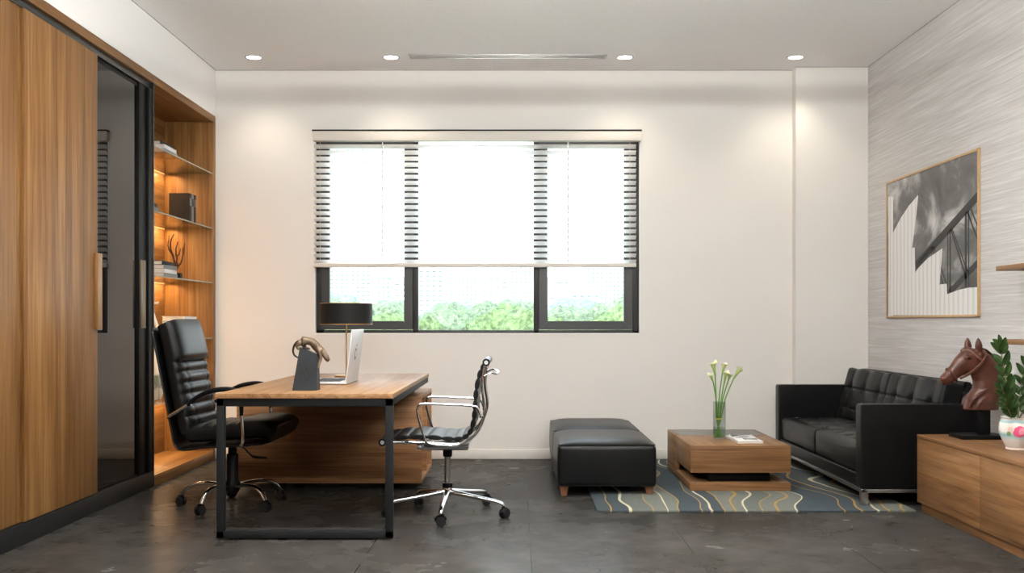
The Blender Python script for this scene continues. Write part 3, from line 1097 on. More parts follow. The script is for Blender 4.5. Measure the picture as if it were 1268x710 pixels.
# ivory bird figure on shelf four
iv = thing('bird_figurine', 'slender ivory bird figurine with bent neck beside the wardrobe edge', 'ornament', (-2.62, 7.16, SH[3]))
cx_, cy_, z = -2.62, 7.19, SH[3] + .0005
m = MB()
m.tube(sample([(cx_ + .0, cy_, z + .02), (cx_ + .012, cy_, z + .08), (cx_ - .012, cy_, z + .16), (cx_ - .03, cy_, z + .235), (cx_ - .012, cy_, z + .262), (cx_ + .012, cy_, z + .262), (cx_ + .02, cy_, z + .275)], 24),
       [.016 - .012 * i / 23 + (.004 if 17 < i < 21 else 0) for i in range(24)], seg=10)
m.sphere((cx_, cy_, z + .035), .035, (1.5, .7, .9), 3)
m.build('body', 'ivory', iv)
MB().cyl((cx_, cy_, z), (cx_, cy_, z + .008), .03, bev=.002).build('base', 'ivory', iv)
vz = tag(MB().lathe((-2.66, 7.30, SH[4] + .0005), [(0, 0), (.035, 0), (.04, .01), (.065, .09), (.07, .17), (.055, .27), (.028, .34), (.024, .37), (.03, .385), (.026, .385), (.02, .36), (0, .3)], 32)
         .build('vase', 'ivory', loc=(-2.66, 7.30, SH[4])), 'ivory vase on the lowest glass shelf, partly behind the chair back', 'vase')
g = 'stemmed glasses on the lowest glass shelf'
first = None
for i, (gx, gy, lab) in enumerate(((-2.585, 7.05, 'stemmed glass closest to the wardrobe on the lowest glass shelf'), (-2.60, 7.20, 'middle stemmed glass on the lowest glass shelf'),
                                   (-2.59, 7.36, 'stemmed glass furthest from the wardrobe on the lowest glass shelf'))):
    if first is None:
        first = thing('stemmed_glass', lab, 'glass', (gx, gy, SH[4] + .0005), 0, g)
        MB().lathe((0, 0, 0), [(0, 0), (.03, .001), (.028, .004), (.005, .01), (.004, .08)], 24).build('stem', 'vessel_glass', first, local=True)
        MB().lathe((0, 0, 0), [(.004, .08), (.02, .09), (.034, .12), (.036, .15), (.030, .19), (.028, .19), (.033, .15), (.03, .12), (0, .09)], 24).build('bowl', 'vessel_glass', first, local=True)
    else:
        c = copy_tree(first)
        c.location = (gx, gy, SH[4] + .0005)
        c['label'] = lab

# ================================================================== WALL SHELVES, PICTURE
for z, lab in ((1.42, 'upper short walnut shelf on the textured wall right of the picture'), (1.012, 'lower short walnut shelf on the textured wall behind the potted plant')):
    o = MB().box(2.67, XR - .002, 3.9, 5.57, z, z + .027, .002)
    tag(o.build('wall_shelf', 'tv_wood', loc=(2.77, 4.7, z)), lab, 'shelf', 'walnut wall shelves')

# framed print: far edge at y 7.73, near edge at y 6.175 on the right wall
PY0, PY1, PZ0, PZ1 = 6.175, 7.73, 1.167, 2.218
pf = thing('framed_picture', 'large black and white architecture print in a thin light wood frame', 'picture', (XR, (PY0 + PY1) / 2, PZ0))
fm = MB()
t_ = .016
for a in ((PY0, PY1, PZ0, PZ0 + t_), (PY0, PY1, PZ1 - t_, PZ1), (PY0, PY0 + t_, PZ0, PZ1), (PY1 - t_, PY1, PZ0, PZ1)):
    fm.box(XR - .016, XR - .001, *a, .0015)
M['oak_frame'] = plain('light_oak_frame', (.50, .33, .17), .5, var=.1, vscale=30)
fm.build('frame', 'oak_frame', pf)


def sky_print():
    m, nt, b = new_mat('print_cloudy_sky')
    tc = N(nt, 'ShaderNodeTexCoord')
    mp = N(nt, 'ShaderNodeMapping')
    mp.inputs['Scale'].default_value = (1, 1.6, 2.6)
    mp.inputs['Rotation'].default_value = (.5, 0, 0)
    nt.links.new(tc.outputs['Object'], mp.inputs['Vector'])
    n = N(nt, 'ShaderNodeTexNoise', Scale=1.3, Detail=7.0, Roughness=.6, Distortion=.6)
    nt.links.new(mp.outputs[0], n.inputs['Vector'])
    sp = N(nt, 'ShaderNodeSeparateXYZ')
    nt.links.new(tc.outputs['Object'], sp.inputs[0])
    ma = N(nt, 'ShaderNodeMath', operation='MULTIPLY_ADD')
    nt.links.new(sp.outputs['Z'], ma.inputs[0])
    ma.inputs[1].default_value = .16
    nt.links.new(n.outputs['Fac'], ma.inputs[2])
    r = ramp(nt, [(.47, (.05, .05, .05)), (.60, (.12, .12, .12)), (.72, (.42, .42, .42)), (.8, (.6, .6, .6))])
    nt.links.new(ma.outputs[0], r.inputs['Fac'])
    nt.links.new(r.outputs[0], b.inputs['Base Color'])
    b.inputs['Roughness'].default_value = .35
    return m


def fin_print():
    m, nt, b = new_mat('print_white_ribbed_fins')
    tc = N(nt, 'ShaderNodeTexCoord')
    wv = N(nt, 'ShaderNodeTexWave', Scale=4.5, Distortion=1.0, Detail=1.0)
    wv.bands_direction = 'Y'
    nt.links.new(tc.outputs['Object'], wv.inputs['Vector'])
    r = ramp(nt, [(0, (.55, .55, .54)), (.08, (.70, .70, .69)), (1, (.78, .78, .77))])
    nt.links.new(wv.outputs['Fac'], r.inputs['Fac'])
    nt.links.new(r.outputs[0], b.inputs['Base Color'])
    b.inputs['Roughness'].default_value = .35
    return m


xp = XR - .010
pr_ = MB().box(xp, XR - .004, PY0 + t_, PY1 - t_, PZ0 + t_, PZ1 - t_).build('print', sky_print(), pf)


def PP(x, y):
    """a spot on the print, read off the photograph, as (y, z) on the wall"""
    X, Y = 1080 + x / 2.84, 160 + y / 2.84
    yy = 2.85 * 1232.8 / (X - 642)
    return (min(max(yy, PY0 + t_), PY1 - t_), min(max(1.13 - (Y - 400) * yy / 1232.8, PZ0 + t_), PZ1 - t_))


dk = MB()


def bar(a, b_, w_, layer=.0008):
    p, q = Vector(PP(*a)), Vector(PP(*b_))
    d_ = (q - p).normalized() * w_ / 2
    n_ = Vector((-d_.y, d_.x))
    dk.prism([tuple(p + n_), tuple(q + n_), tuple(q - n_), tuple(p - n_)], 'x', xp - layer, xp)


bar((150, 480), (368, 235), .06)
bar((262, 580), (368, 470), .045)
for (a, b_, w_) in (((270, 352), (270, 575), .02), ((262, 358), (262, 570), .012), ((325, 290), (325, 556), .028), ((335, 285), (335, 556), .014),
                    ((272, 350), (322, 510), .016), ((275, 345), (330, 500), .010), ((340, 275), (368, 345), .014), ((330, 290), (368, 392), .016),
                    ((207, 415), (245, 545), .014), ((212, 410), (258, 548), .012), ((205, 412), (205, 440), .010), ((160, 470), (205, 415), .012)):
    bar(a, b_, w_)
dk.build('printed_truss', plain('print_dark_grey', (.045, .045, .045), .35), pr_, sharp=10)
fins = MB()


def fin(pts, lay):
    fins.prism([PP(*p) for p in pts], 'x', xp - lay, xp)


fin([(54, 660), (54, 240), (62, 236), (70, 240), (70, 660)], .0010)
fin([(54, 655), (56, 400), (75, 355), (98, 312), (124, 272), (158, 232), (152, 300), (143, 370), (133, 450), (122, 655)], .0016)
fin([(120, 655), (130, 420), (146, 416), (150, 655)], .0012)
fin([(126, 655), (132, 530), (158, 490), (192, 455), (243, 420), (238, 490), (232, 560), (222, 655)], .0020)
fin([(222, 655), (222, 548), (258, 544), (262, 655)], .0014)
fin([(215, 655), (222, 605), (258, 582), (300, 566), (335, 558), (368, 556), (368, 655)], .0024)
fins.build('printed_fins', fin_print(), pr_, sharp=10)

# ================================================================== DESK
DX0, DX1, DY0, DY1 = -1.574, -.651, 5.16, 7.23
dk_ = thing('office_desk', 'walnut-topped office desk on a black rectangular metal frame', 'desk', ((DX0 + DX1) / 2, 6.0, 0))
MB().box(DX0, DX1, DY0, DY1, .737, .762, .0015).build('desk_top', 'desk_wood', dk_)
fr = MB()
a, b_ = DX0 + .004, DX1 - .002
fr.box(a, a + .040, DY0 + .012, DY0 + .052, .01, .735, .003)
fr.box(b_ - .040, b_, DY0 + .012, DY0 + .052, .01, .735, .003)
fr.box(a, b_, DY0 + .012, DY0 + .052, .695, .736, .003)
fr.box(a, b_, DY0 + .012, DY0 + .052, .008, .046, .003)
for xx in (a, b_ - .034):
    fr.box(xx, xx + .034, DY0 + .05, DY1 - .03, .70, .736, .003)
fr.box(a, b_, DY1 - .07, DY1 - .03, .70, .736, .003)
fr.build('leg_frame', 'black_metal', dk_)
for xx in (DX0 + .08, DX1 - .14):
    MB().box(xx, xx + .05, 7.05, 7.10, .637, .702, .002).build('support_block', 'black_metal', dk_)
for xx in (DX0 + .10, DX1 - .12):
    MB().cyl((xx, DY0 + .032, 0), (xx, DY0 + .032, .01), .014).build('glide', 'rubber', dk_)

# low credenza under the far end of the desk
cr = thing('credenza', 'long walnut credenza with open end under the far side of the desk', 'cabinet', (-1.27, 7.1, 0))
cx0, cx1, cy0, cy1, cz0, cz1 = -1.897, -.652, 6.70, 7.48, .05, .637
MB().box(cx0, cx1, cy0 - .0, cy1, cz1 - .022, cz1, .0015).build('top', 'desk_wood', cr)
MB().box(cx0, cx1 - .0, cy0, cy0 + .02, cz0, cz1 - .022, .001).build('front_panel', 'credenza_wood', cr)
MB().box(cx0, cx0 + .02, cy0 + .02, cy1, cz0, cz1 - .022).build('end_panel', 'credenza_wood', cr)
MB().box(cx0 + .02, cx1, cy1 - .02, cy1, cz0, cz1 - .022, .001).build('back_panel', 'credenza_wood', cr)
MB().box(cx0 + .02, cx1, cy0 + .02, cy1 - .02, cz0, cz0 + .022, .001).build('bottom_panel', 'credenza_wood', cr)
MB().box(cx1 - .40, cx1 - .38, cy0 + .02, cy1 - .02, cz0 + .022, cz1 - .022).build('inner_panel', 'credenza_wood', cr)
MB().box(cx1 - .38, cx1 - .005, 7.12, 7.14, cz0 + .022, cz1 - .022, .001).build('divider', 'credenza_wood', cr)
MB().box(cx1 - .38, cx1 - .01, 7.14, cy1 - .02, .33, .348, .001).build('shelf', 'credenza_wood', cr)
for xx in (cx0 + .25, cx1 - .28):
    for yy in (cy0 + .08, cy1 - .14):
        MB().box(xx, xx + .06, yy, yy + .06, 0, cz0, .003).build('foot', 'plastic', cr)

# ------------------------------------------------------------------ table lamp
lx, ly, lz = -1.176, 6.80, .7625
lp = thing('table_lamp', 'brass table lamp with a wide dark drum shade on the desk', 'lamp', (lx, ly, lz))
MB().lathe((lx, ly, lz), [(0, 0), (.078, 0), (.08, .002), (.08, .008), (.077, .011), (.01, .012), (.0, .012)], 40).build('base', 'brass', lp)
MB().cyl((lx, ly, lz + .01), (lx, ly, 1.20), .0055).build('pole', 'brass', lp)
M['shade'] = plain('dark_drum_shade', (.012, .012, .0115), .55, bump=.1, bscale=400, var=.06)
M['shade_gold'] = plain('shade_gold_lining', (.60, .34, .12), .4, .5, var=.04)
sh = MB().lathe((lx, ly, 0), [(.175, 1.121), (.1765, 1.121), (.1765, 1.261), (.175, 1.261)], 56).build('lamp_shade', 'shade', lp)
MB().lathe((lx, ly, 0), [(.1775, 1.119), (.1775, 1.1225), (.1738, 1.1225), (.1738, 1.2605), (.1775, 1.2605), (.1775, 1.264), (.1725, 1.264), (.1725, 1.119), (.1775, 1.119)], 56).build('shade_lining', 'shade_gold', sh)
m = MB()
for k_ in range(3):
    an = k_ * 2 * pi / 3 + .4
    m.cyl((lx, ly, 1.20), (lx + .173 * cos(an), ly + .173 * sin(an), 1.215), .002, seg=8)
m.build('shade_spider', 'brass', sh)
MB().sphere((lx, ly, 1.185), .028, (1, 1, 1.2), 3).build('bulb', 'white_plastic', lp)

# ------------------------------------------------------------------ laptop
lt = thing('laptop', 'open silver-white laptop standing on the desk, lid towards the window side', 'laptop', (-1.19, 6.12, .7625))
z = .7625
MB().box(-1.345, -1.02, 5.90, 6.33, z + .002, z + .016, .004, 3).build('keyboard_deck', 'white_plastic', lt)
kb = MB()
for i in range(5):
    for q in range(13):
        kb.box(-1.235 + .034 * i, -1.235 + .034 * i + .030, 5.955 + .0248 * q, 5.955 + .0248 * q + .021, z + .0155, z + .0185, .001, 1)
kb.build('keys', 'keyboard', bpy.data.objects['keyboard_deck'])
MB().box(-1.325, -1.25, 6.06, 6.17, z + .0155, z + .0166, .0004, 1).build('touchpad', 'steel', bpy.data.objects['keyboard_deck'])
lm = MB().box(-.005, .005, 5.90, 6.33, 0, .318, .0035, 3)
lm.xf(Matrix.Translation((-1.025, 0, z + .012)) @ Matrix.Rotation(R(7), 4, 'Y'))
lid = lm.build('lid', 'white_plastic', lt)
sm = MB().box(-.0062, -.0048, 5.915, 6.315, .015, .305)
sm.xf(Matrix.Translation((-1.025, 0, z + .012)) @ Matrix.Rotation(R(7), 4, 'Y'))
sm.build('screen', 'black_top', lid)
# fruit mark on the lid: dark outline, white core, a notch and a leaf
for nm, mt, s_, dx in (('emblem_outline', 'keyboard', 1.0, .0056), ('emblem', 'cover_white', .62, .0064)):
    em = MB()
    pts = []
    for k_ in range(36):
        an = 2 * pi * k_ / 36
        r_ = .038 * (1 + .06 * cos(2 * an))
        if abs(an - pi * .12) < .42:
            r_ *= .82
        y_ = 6.115 + s_ * r_ * cos(an) * .86
        z_ = .170 + s_ * r_ * sin(an) * 1.0 - (.006 * s_ if abs(an - pi / 2) < .3 or abs(an - 3 * pi / 2) < .3 else 0)
        pts.append((y_, z_))
    em.prism(pts, 'x', .0045, dx)
    em.prism([(6.115, .170 + .040 * s_), (6.128, .170 + .046 * s_), (6.130, .170 + .060 * s_), (6.117, .170 + .053 * s_)], 'x', .0045, dx)
    em.xf(Matrix.Translation((-1.025, 0, z + .012)) @ Matrix.Rotation(R(7), 4, 'Y'))
    em.build(nm, mt, lid, sharp=10)

# ------------------------------------------------------------------ panther on slate block
sx = lambda p: (p - 642) * .00438
szz = lambda p: 1.13 - (p - 400) * .00438
st = thing('panther_statue', 'bronze panther prowling down a tapered dark slate block on the desk', 'statue', (-1.16, 5.44, .7625))
PYc = 5.44
m = MB()
b2 = bmesh.new()
zb_, zl, zr = .7625, szz(430.5), szz(440)
vs = [b2.verts.new(v_) for v_ in [(sx(362), PYc - .045, zb_), (sx(392.5), PYc - .045, zb_), (sx(392.5), PYc + .045, zb_), (sx(362), PYc + .045, zb_),
                                  (sx(370.5), PYc - .030, zl), (sx(392), PYc - .030, zr), (sx(392), PYc + .030, zr), (sx(370.5), PYc + .030, zl)]]
for q in ((0, 1, 2, 3), (4, 5, 6, 7), (0, 1, 5, 4), (1, 2, 6, 5), (2, 3, 7, 6), (3, 0, 4, 7)):
    b2.faces.new([vs[i] for i in q])
bmesh.ops.recalc_face_normals(b2, faces=b2.faces)
bmesh.ops.bevel(b2, geom=b2.edges[:], offset=.0015, segments=2, affect='EDGES')
m.merge(b2)
blk = m.build('slate_block', 'stone', st)
eg = MB()
nrm = (.015) / (zl - zb_)


def ey(z_):
    return PYc - .045 + (z_ - zb_) * nrm - .0006


for path in ([(373, 456), (378, 459), (384, 456), (388, 461)], [(375, 452), (377, 459), (379, 466), (377, 470), (375, 468), (377, 463)], [(381, 458), (379, 463), (381, 467)],
             [(372, 459), (377, 461)], [(384, 458), (380, 461)]):
    pts = [(sx(a_), ey(szz(b__)), szz(b__)) for a_, b__ in path]
    eg.tube(pts, .0011, seg=5, smooth=4)
eg.build('engraved_mark', 'engrave', blk)


def P3(x, y, dy=0.0):
    return (sx(x), PYc + dy, szz(y))


V = [P3(373, 422.3), P3(379, 421), P3(385, 424), P3(391, 429), P3(396.5, 434.5), P3(400.5, 440), P3(403.5, 445), P3(405.2, 448.5)]
E = [(i, i + 1) for i in range(7)]
Rr = [.026, .023, .024, .026, .020, .016, .017, .009]
for dy in (-.022, .022):
    n0 = len(V)
    dd = 1 if dy < 0 else -1
    V += [P3(395 - (dd < 0) * 3, 436, dy), P3(396.5 - (dd < 0) * 4, 444, dy), P3(393.8, 455 - (dd < 0) * 14, dy * (1.6 if dd > 0 else .7)), P3(392.8 if dd > 0 else 393.0, 457 - (dd < 0) * 15, dy * (1.6 if dd > 0 else .7))]
    E += [(3, n0), (n0, n0 + 1), (n0 + 1, n0 + 2), (n0 + 2, n0 + 3)]
    Rr += [.013, .009, .0065, .006]
    n0 = len(V)
    if dd > 0:
        V += [P3(369, 426, dy), P3(365.8, 429, dy), P3(368.5, 433, dy), P3(371.5, 430.5, dy * .8)]
    else:
        V += [P3(374, 428, dy), P3(374, 431, dy * .9), P3(378, 432, dy * .9), P3(381, 433, dy * .9)]
    E += [(0, n0), (n0, n0 + 1), (n0 + 1, n0 + 2), (n0 + 2, n0 + 3)]
    Rr += [.016, .009, .007, .006]
body = skin_figure('panther_body', 'bronze', V, E, Rr, 1, st, local=False)
tl = MB()
tl.tube([P3(370, 423), P3(366, 424), P3(362.3, 428.5), P3(360.8, 435), P3(362.6, 440.5), P3(367.5, 443.8)], [.009, .007, .006, .0055, .005, .004], seg=9, smooth=5)
tl.build('tail', 'dark_bronze', st)
er = MB()
for dy in (-.010, .010):
    er.cyl(P3(401.4, 440.8, dy), P3(401.0, 438.6, dy * 1.2), .005, .001, seg=10)
er.build('ears', 'bronze', st)


# ================================================================== CHAIRS
def pillow(mb, path, th, wd_, bump=None, nphi=40, p=3.2, endr=.5, side=(0, 1, 0)):
    """closed upholstered slab: path of (x, z) mid points, thickness/half-width lists; bump(s, yy)->extra on the front"""
    n = len(path)
    side = Vector(side)
    rings = []
    for i, c in enumerate(path):
        a, b_ = path[max(i - 1, 0)], path[min(i + 1, n - 1)]
        t = (Vector((b_[0], 0, b_[1])) - Vector((a[0], 0, a[1]))).normalized()
        nr = Vector((t.z, 0, -t.x))
        s_ = i / (n - 1)
        e_ = math.sqrt(max(0.0, 1 - max(0.0, 1 - min(s_, 1 - s_) / endr) ** 4)) if endr else 1
        e_ = max(e_, .02)
        thv = th(s_) if callable(th) else th
        wv = wd_(s_) if callable(wd_) else wd_
        we = wv * (1 - .10 * (1 - e_))
        ring = []
        for k_ in range(nphi):
            ph = 2 * pi * k_ / nphi
            cc, ss = cos(ph), sin(ph)
            yy = math.copysign(abs(cc) ** (2 / p), cc)
            nn = math.copysign(abs(ss) ** (2 / p), ss)
            off = nn * thv / 2 * e_
            if bump and nn > 0:
                off += bump(s_, yy) * min(1, nn * 1.2) * e_
            ring.append(mb.bm.verts.new(Vector((c[0], 0, c[1])) + side * (yy * we) + nr * off))
        rings.append(ring)
    for A, B in zip(rings, rings[1:]):
        for k_ in range(nphi):
            k2 = (k_ + 1) % nphi
            mb.bm.faces.new((A[k_], A[k2], B[k2], B[k_]))
    mb.bm.faces.new(rings[0][::-1])
    mb.bm.faces.new(rings[-1])
    return mb


def p2(pts, n):
    return [(v.x, v.z) for v in sample([(a_, 0, c_) for a_, c_ in pts], n)]


def caster(parent, x, y, ang, zt, r=.029, hood='plastic'):
    """twin-wheel caster as a child part with its wheels"""
    o = MB()
    ax = Vector((-sin(ang), cos(ang), 0))
    c = Vector((x, y, r))
    for s_ in (-1, 1):
        o.cyl(c + ax * (.006 * s_), c + ax * (.024 * s_), r, seg=24, bev=.004)
    w_ = o.build('caster', 'rubber', parent, local=True)
    h = MB()
    h.cyl(c - ax * .0065, c + ax * .0065, r * .75, seg=20)
    h.cyl(c + Vector((cos(ang) * -.012, sin(ang) * -.012, r * .4)), Vector((x, y, 0)) + Vector((cos(ang) * -.012, sin(ang) * -.012, zt)), .009, seg=12)
    hd = []
    for k_ in range(9):
        a2 = R(20) + R(150) * k_ / 8
        hd.append(c + Vector((cos(ang), sin(ang), 0)) * (-cos(a2) * (r + .004)) + Vector((0, 0, 1)) * (sin(a2) * (r + .004)))
    h.tube(hd, .010, seg=8, flat=.4)
    h.build('caster_fork', hood, w_, local=True)
    return w_


# ---- executive chair
ec = thing('executive_chair', 'high-backed black leather executive chair with ribbed back behind the desk', 'office chair', (-1.765, 6.145, 0), R(-3))
for k_ in range(5):
    an = R(35 + 72 * k_) + R(3)
    u = Vector((cos(an), sin(an), 0))
    pts = [u * r_ + Vector((0, 0, z_)) for r_, z_ in ((.02, .122), (.09, .135), (.17, .142), (.235, .133), (.285, .105), (.315, .066))]
    lg = MB().tube(pts, [.022, .020, .019, .018, .017, .013], seg=12, smooth=4, flat=.62, up=(0, 0, 1)).build('leg', 'chrome', ec, local=True)
    caster(ec, u.x * .32, u.y * .32, an + pi / 2 + .5 * k_, .07)
MB().lathe((0, 0, 0), [(0, .075), (.03, .078), (.045, .10), (.05, .12), (.05, .14), (.036, .158), (.036, .32), (.026, .325), (.026, .39), (0, .39)], 28).build('gas_column', 'plastic', ec, local=True)
MB().box(-.13, .13, -.09, .09, .375, .40, .008).build('seat_mechanism', 'plastic', ec, local=True)
MB().tube([(.03, -.06, .385), (.10, -.12, .382), (.17, -.20, .350), (.21, -.235, .335), (.29, -.24, .330)], [.007, .007, .008, .011, .009], seg=8, smooth=4, flat=.6).build('lever', 'plastic', ec, local=True)
# outer shell, one bent sheet under the seat and up the back
shp = p2([(.29, .415), (.12, .402), (-.10, .388), (-.215, .375), (-.262, .40), (-.282, .48), (-.325, .70), (-.365, .90), (-.405, 1.10)], 48)
sm = MB()
pillow(sm, shp, .020, .252, p=5, nphi=28, endr=.03)
sm.build('shell', 'leather', ec, local=True)
# back cushion with ribs
bp_ = p2([(-.198, .455), (-.235, .60), (-.275, .80), (-.310, .98), (-.335, 1.085), (-.352, 1.122)], 110)
NR = 6


def back_bump(s_, yy):
    zz = bp_[int(round(s_ * 109))][1]
    v_ = 0
    if .50 < zz < .892:
        q = (zz - .50) / (.392 / NR)
        v_ += .020 * abs(sin(pi * q)) ** .55 - .006
        if abs(abs(yy) - .62) < .035:
            v_ -= .006
    elif zz >= .892:
        q = min(1, (zz - .892) / .03)
        v_ += .034 * math.sqrt(q)
    return v_ * (1 - abs(yy) ** 8 * .5)


bm_ = MB()
pillow(bm_, bp_, lambda s_: .105 - .02 * s_, .250, back_bump, nphi=64, p=4, endr=.06)
bc = bm_.build('backrest', 'leather', ec, local=True, sharp=60)
pp = MB()
for s_ in (-1, 1):
    pp.tube([(-.175, s_ * .205, .52), (-.2, s_ * .208, .64), (-.23, s_ * .21, .80), (-.252, s_ * .21, .89)], .003, seg=6, smooth=4)
    pp.tube([(-.235, s_ * .222, .90), (-.262, s_ * .225, 1.0), (-.29, s_ * .222, 1.075), (-.318, s_ * .205, 1.11)], .0032, seg=6, smooth=4)
pp.build('piping', 'leather', bc, local=True)
# seat cushion
sp_ = p2([(-.205, .462), (-.10, .468), (.05, .480), (.20, .492), (.29, .488), (.335, .462)], 90)


def seat_bump(s_, yy):
    v_ = 0
    if .05 < s_ < .58:
        q = (s_ - .05) / (.53 / 4)
        v_ += -.011 * abs(sin(pi * q)) ** .55 + .006
    elif s_ >= .58:
        v_ -= .014 * min(1, (s_ - .58) / .03)
    return v_


sm = MB()
pillow(sm, sp_, .115, .252, lambda s_, yy: -seat_bump(s_, yy) if False else 0, nphi=56, p=4.2, endr=.09)
# the path runs rear to front so its normal points down: put the ribs on the upper face
for v_ in sm.bm.verts:
    x_, z_ = v_.co.x, v_.co.z
    if z_ > .50 and abs(v_.co.y) < .245:
        s_ = (x_ + .205) / .54
        v_.co.z += -seat_bump(s_, 0)
sm.build('seat', 'leather_soft', ec, local=True, sharp=60)
for s_ in (-1, 1):
    yy = s_ * .285
    a1 = MB().tube([(-.285, s_ * .238, .570), (-.285, yy, .575), (-.22, yy, .615), (-.155, yy, .655)], .011, seg=12, smooth=3)
    a1.build('arm_rod', 'chrome', ec, local=True)
    MB().tube([(.150, yy, .60), (.158, yy, .52), (.160, yy, .44), (.150, yy, .405), (.12, s_ * .24, .40)], .0105, seg=12, smooth=4).build('arm_rod', 'chrome', ec, local=True)
    MB().tube([(-.17, yy, .645), (-.12, yy, .688), (-.05, yy, .722), (.03, yy, .738), (.10, yy, .735), (.138, yy, .705), (.150, yy, .65), (.152, yy, .585)],
              [.017, .019, .022, .023, .022, .021, .019, .015], seg=14, smooth=4, flat=.65, up=(.5, 0, 1)).build('arm_pad', 'plastic', ec, local=True)

# ---- visitor chair
vc = thing('visitor_chair', 'low-backed ribbed black leather chair with chrome frame facing the desk', 'office chair', (-.419, 5.882, 0))
for k_ in range(5):
    an = R(-20 + 72 * k_)
    u = Vector((cos(an), sin(an), 0))
    pts = [u * r_ + Vector((0, 0, z_)) for r_, z_ in ((.018, .135), (.06, .128), (.20, .107), (.31, .092), (.345, .082), (.357, .068))]
    MB().tube(pts, [.022, .019, .016, .0145, .014, .011], seg=12, smooth=3, flat=.8, up=(0, 0, 1)).build('leg', 'chrome', vc, local=True)
    caster(vc, u.x * .36, u.y * .36, an + 1.3 + .9 * k_, .072, r=.028)
MB().lathe((0, 0, 0), [(0, .10), (.022, .105), (.028, .125), (.028, .15), (.0255, .16)], 28).build('hub', 'chrome', vc, local=True)
MB().lathe((0, 0, 0), [(.0, .158), (.030, .158), (.031, .185), (.0, .187)], 28).build('collar', 'plastic', vc, local=True)
MB().cyl((0, 0, .18), (0, 0, .36), .0185, seg=24).build('gas_column', 'chrome', vc, local=True)
mc = MB()
mc.lathe((0, 0, 0), [(0, .34), (.026, .34), (.028, .36), (.028, .385), (0, .385)], 24)
mc.box(-.155, .125, -.07, .07, .385, .402, .006)
mc.box(-.17, -.13, -.11, .11, .395, .432, .006)
mc.build('tilt_mechanism', 'plastic', vc, local=True)
bk = MB()
bk.prism([(-.17, .398), (.13, .404), (.135, .420), (-.10, .412), (-.16, .43)], 'y', -.16, -.13, bev=.003)
bk.prism([(-.17, .398), (.13, .404), (.135, .420), (-.10, .412), (-.16, .43)], 'y', .13, .16, bev=.003)
bk.box(.10, .13, -.16, .16, .402, .416, .004)
bk.box(-.16, -.13, -.21, .21, .416, .432, .004)
bk.build('seat_bracket', 'steel', vc, local=True)
rail = [(-.348, .452), (-.20, .452), (-.05, .446), (.05, .440), (.115, .452), (.175, .50), (.212, .565), (.228, .64), (.218, .73), (.216, .80), (.232, .895)]
sling = [(-.350, .458), (-.25, .476), (-.10, .480), (.02, .470), (.10, .474), (.145, .51), (.165, .58), (.172, .66), (.180, .75), (.200, .84), (.228, .898)]
for s_ in (-1, 1):
    MB().tube([(a_, s_ * .236, c_) for a_, c_ in rail], .0095, seg=12, smooth=5).build('side_rail', 'chrome', vc, local=True)
SP = p2(sling, 150)
sg = MB()
NRB = 15


def rib(s_, yy):
    return .010 * abs(sin(pi * s_ * NRB)) ** .5


pillow(sg, SP, .012, .228, None, nphi=24, p=6, endr=.01)
# add welts on both faces
n_ = 24
sg.bm.verts.ensure_lookup_table()
for i in range(150):
    cpt = Vector((SP[i][0], 0, SP[i][1]))
    for k2 in range(n_):
        v_ = sg.bm.verts[i * n_ + k2]
        d_ = Vector((v_.co.x, 0, v_.co.z)) - cpt
        if d_.length > 1e-6:
            v_.co += d_.normalized() * rib(i / 149, 0) * min(1, d_.length / .004)
sg.build('seat_sling', 'leather_soft', vc, local=True, sharp=50)
for (a_, c_), nm in ((( -.352, .452), 'front_roll'), ((.236, .905), 'top_roll')):
    r_ = MB().cyl((a_, -.225, c_), (a_, .225, c_), .021, seg=24).build(nm, 'leather_soft', vc, local=True)
    for s_ in (-1, 1):
        MB().cyl((a_, s_ * .225, c_), (a_, s_ * .247, c_), .0215, seg=24, bev=.003).build('end_cap', 'plastic', r_, local=True)
        MB().cyl((a_, s_ * .246, c_), (a_, s_ * .250, c_), .0115, seg=20, bev=.001).build('cap_bolt', 'white_plastic', r_, local=True)
MB().tube([(.222, -.236, .83), (.262, -.225, .845), (.29, -.18, .838), (.30, 0, .83), (.29, .18, .838), (.262, .225, .845), (.222, .236, .83)], .0095, seg=12, smooth=5, flat=.6, up=(0, 0, 1)).build('back_handle', 'chrome', vc, local=True)
for yb in (-.11, .14):
    pass
MB().tube([(.10, -.236, .45), (.10, .236, .45)], .009, seg=10).build('stretcher', 'chrome', vc, local=True)
for s_ in (-1, 1):
    yy = s_ * .268
    pts = [(.17, yy, .50), (.08, yy, .441), (-.03, yy, .438), (-.095, yy, .452), (-.118, yy, .50), (-.150, yy, .615), (-.147, yy, .655), (-.120, yy, .673), (.0, yy, .670), (.155, yy, .662), (.190, yy, .645), (.208, yy, .60)]
    MB().tube(pts, .0082, seg=12, smooth=5, flat=.8).cyl((.205, s_ * .236, .60), (.205, yy, .60), .008).cyl((.10, s_ * .236, .45), (.10, yy, .45), .008).build('armrest', 'chrome', vc, local=True)


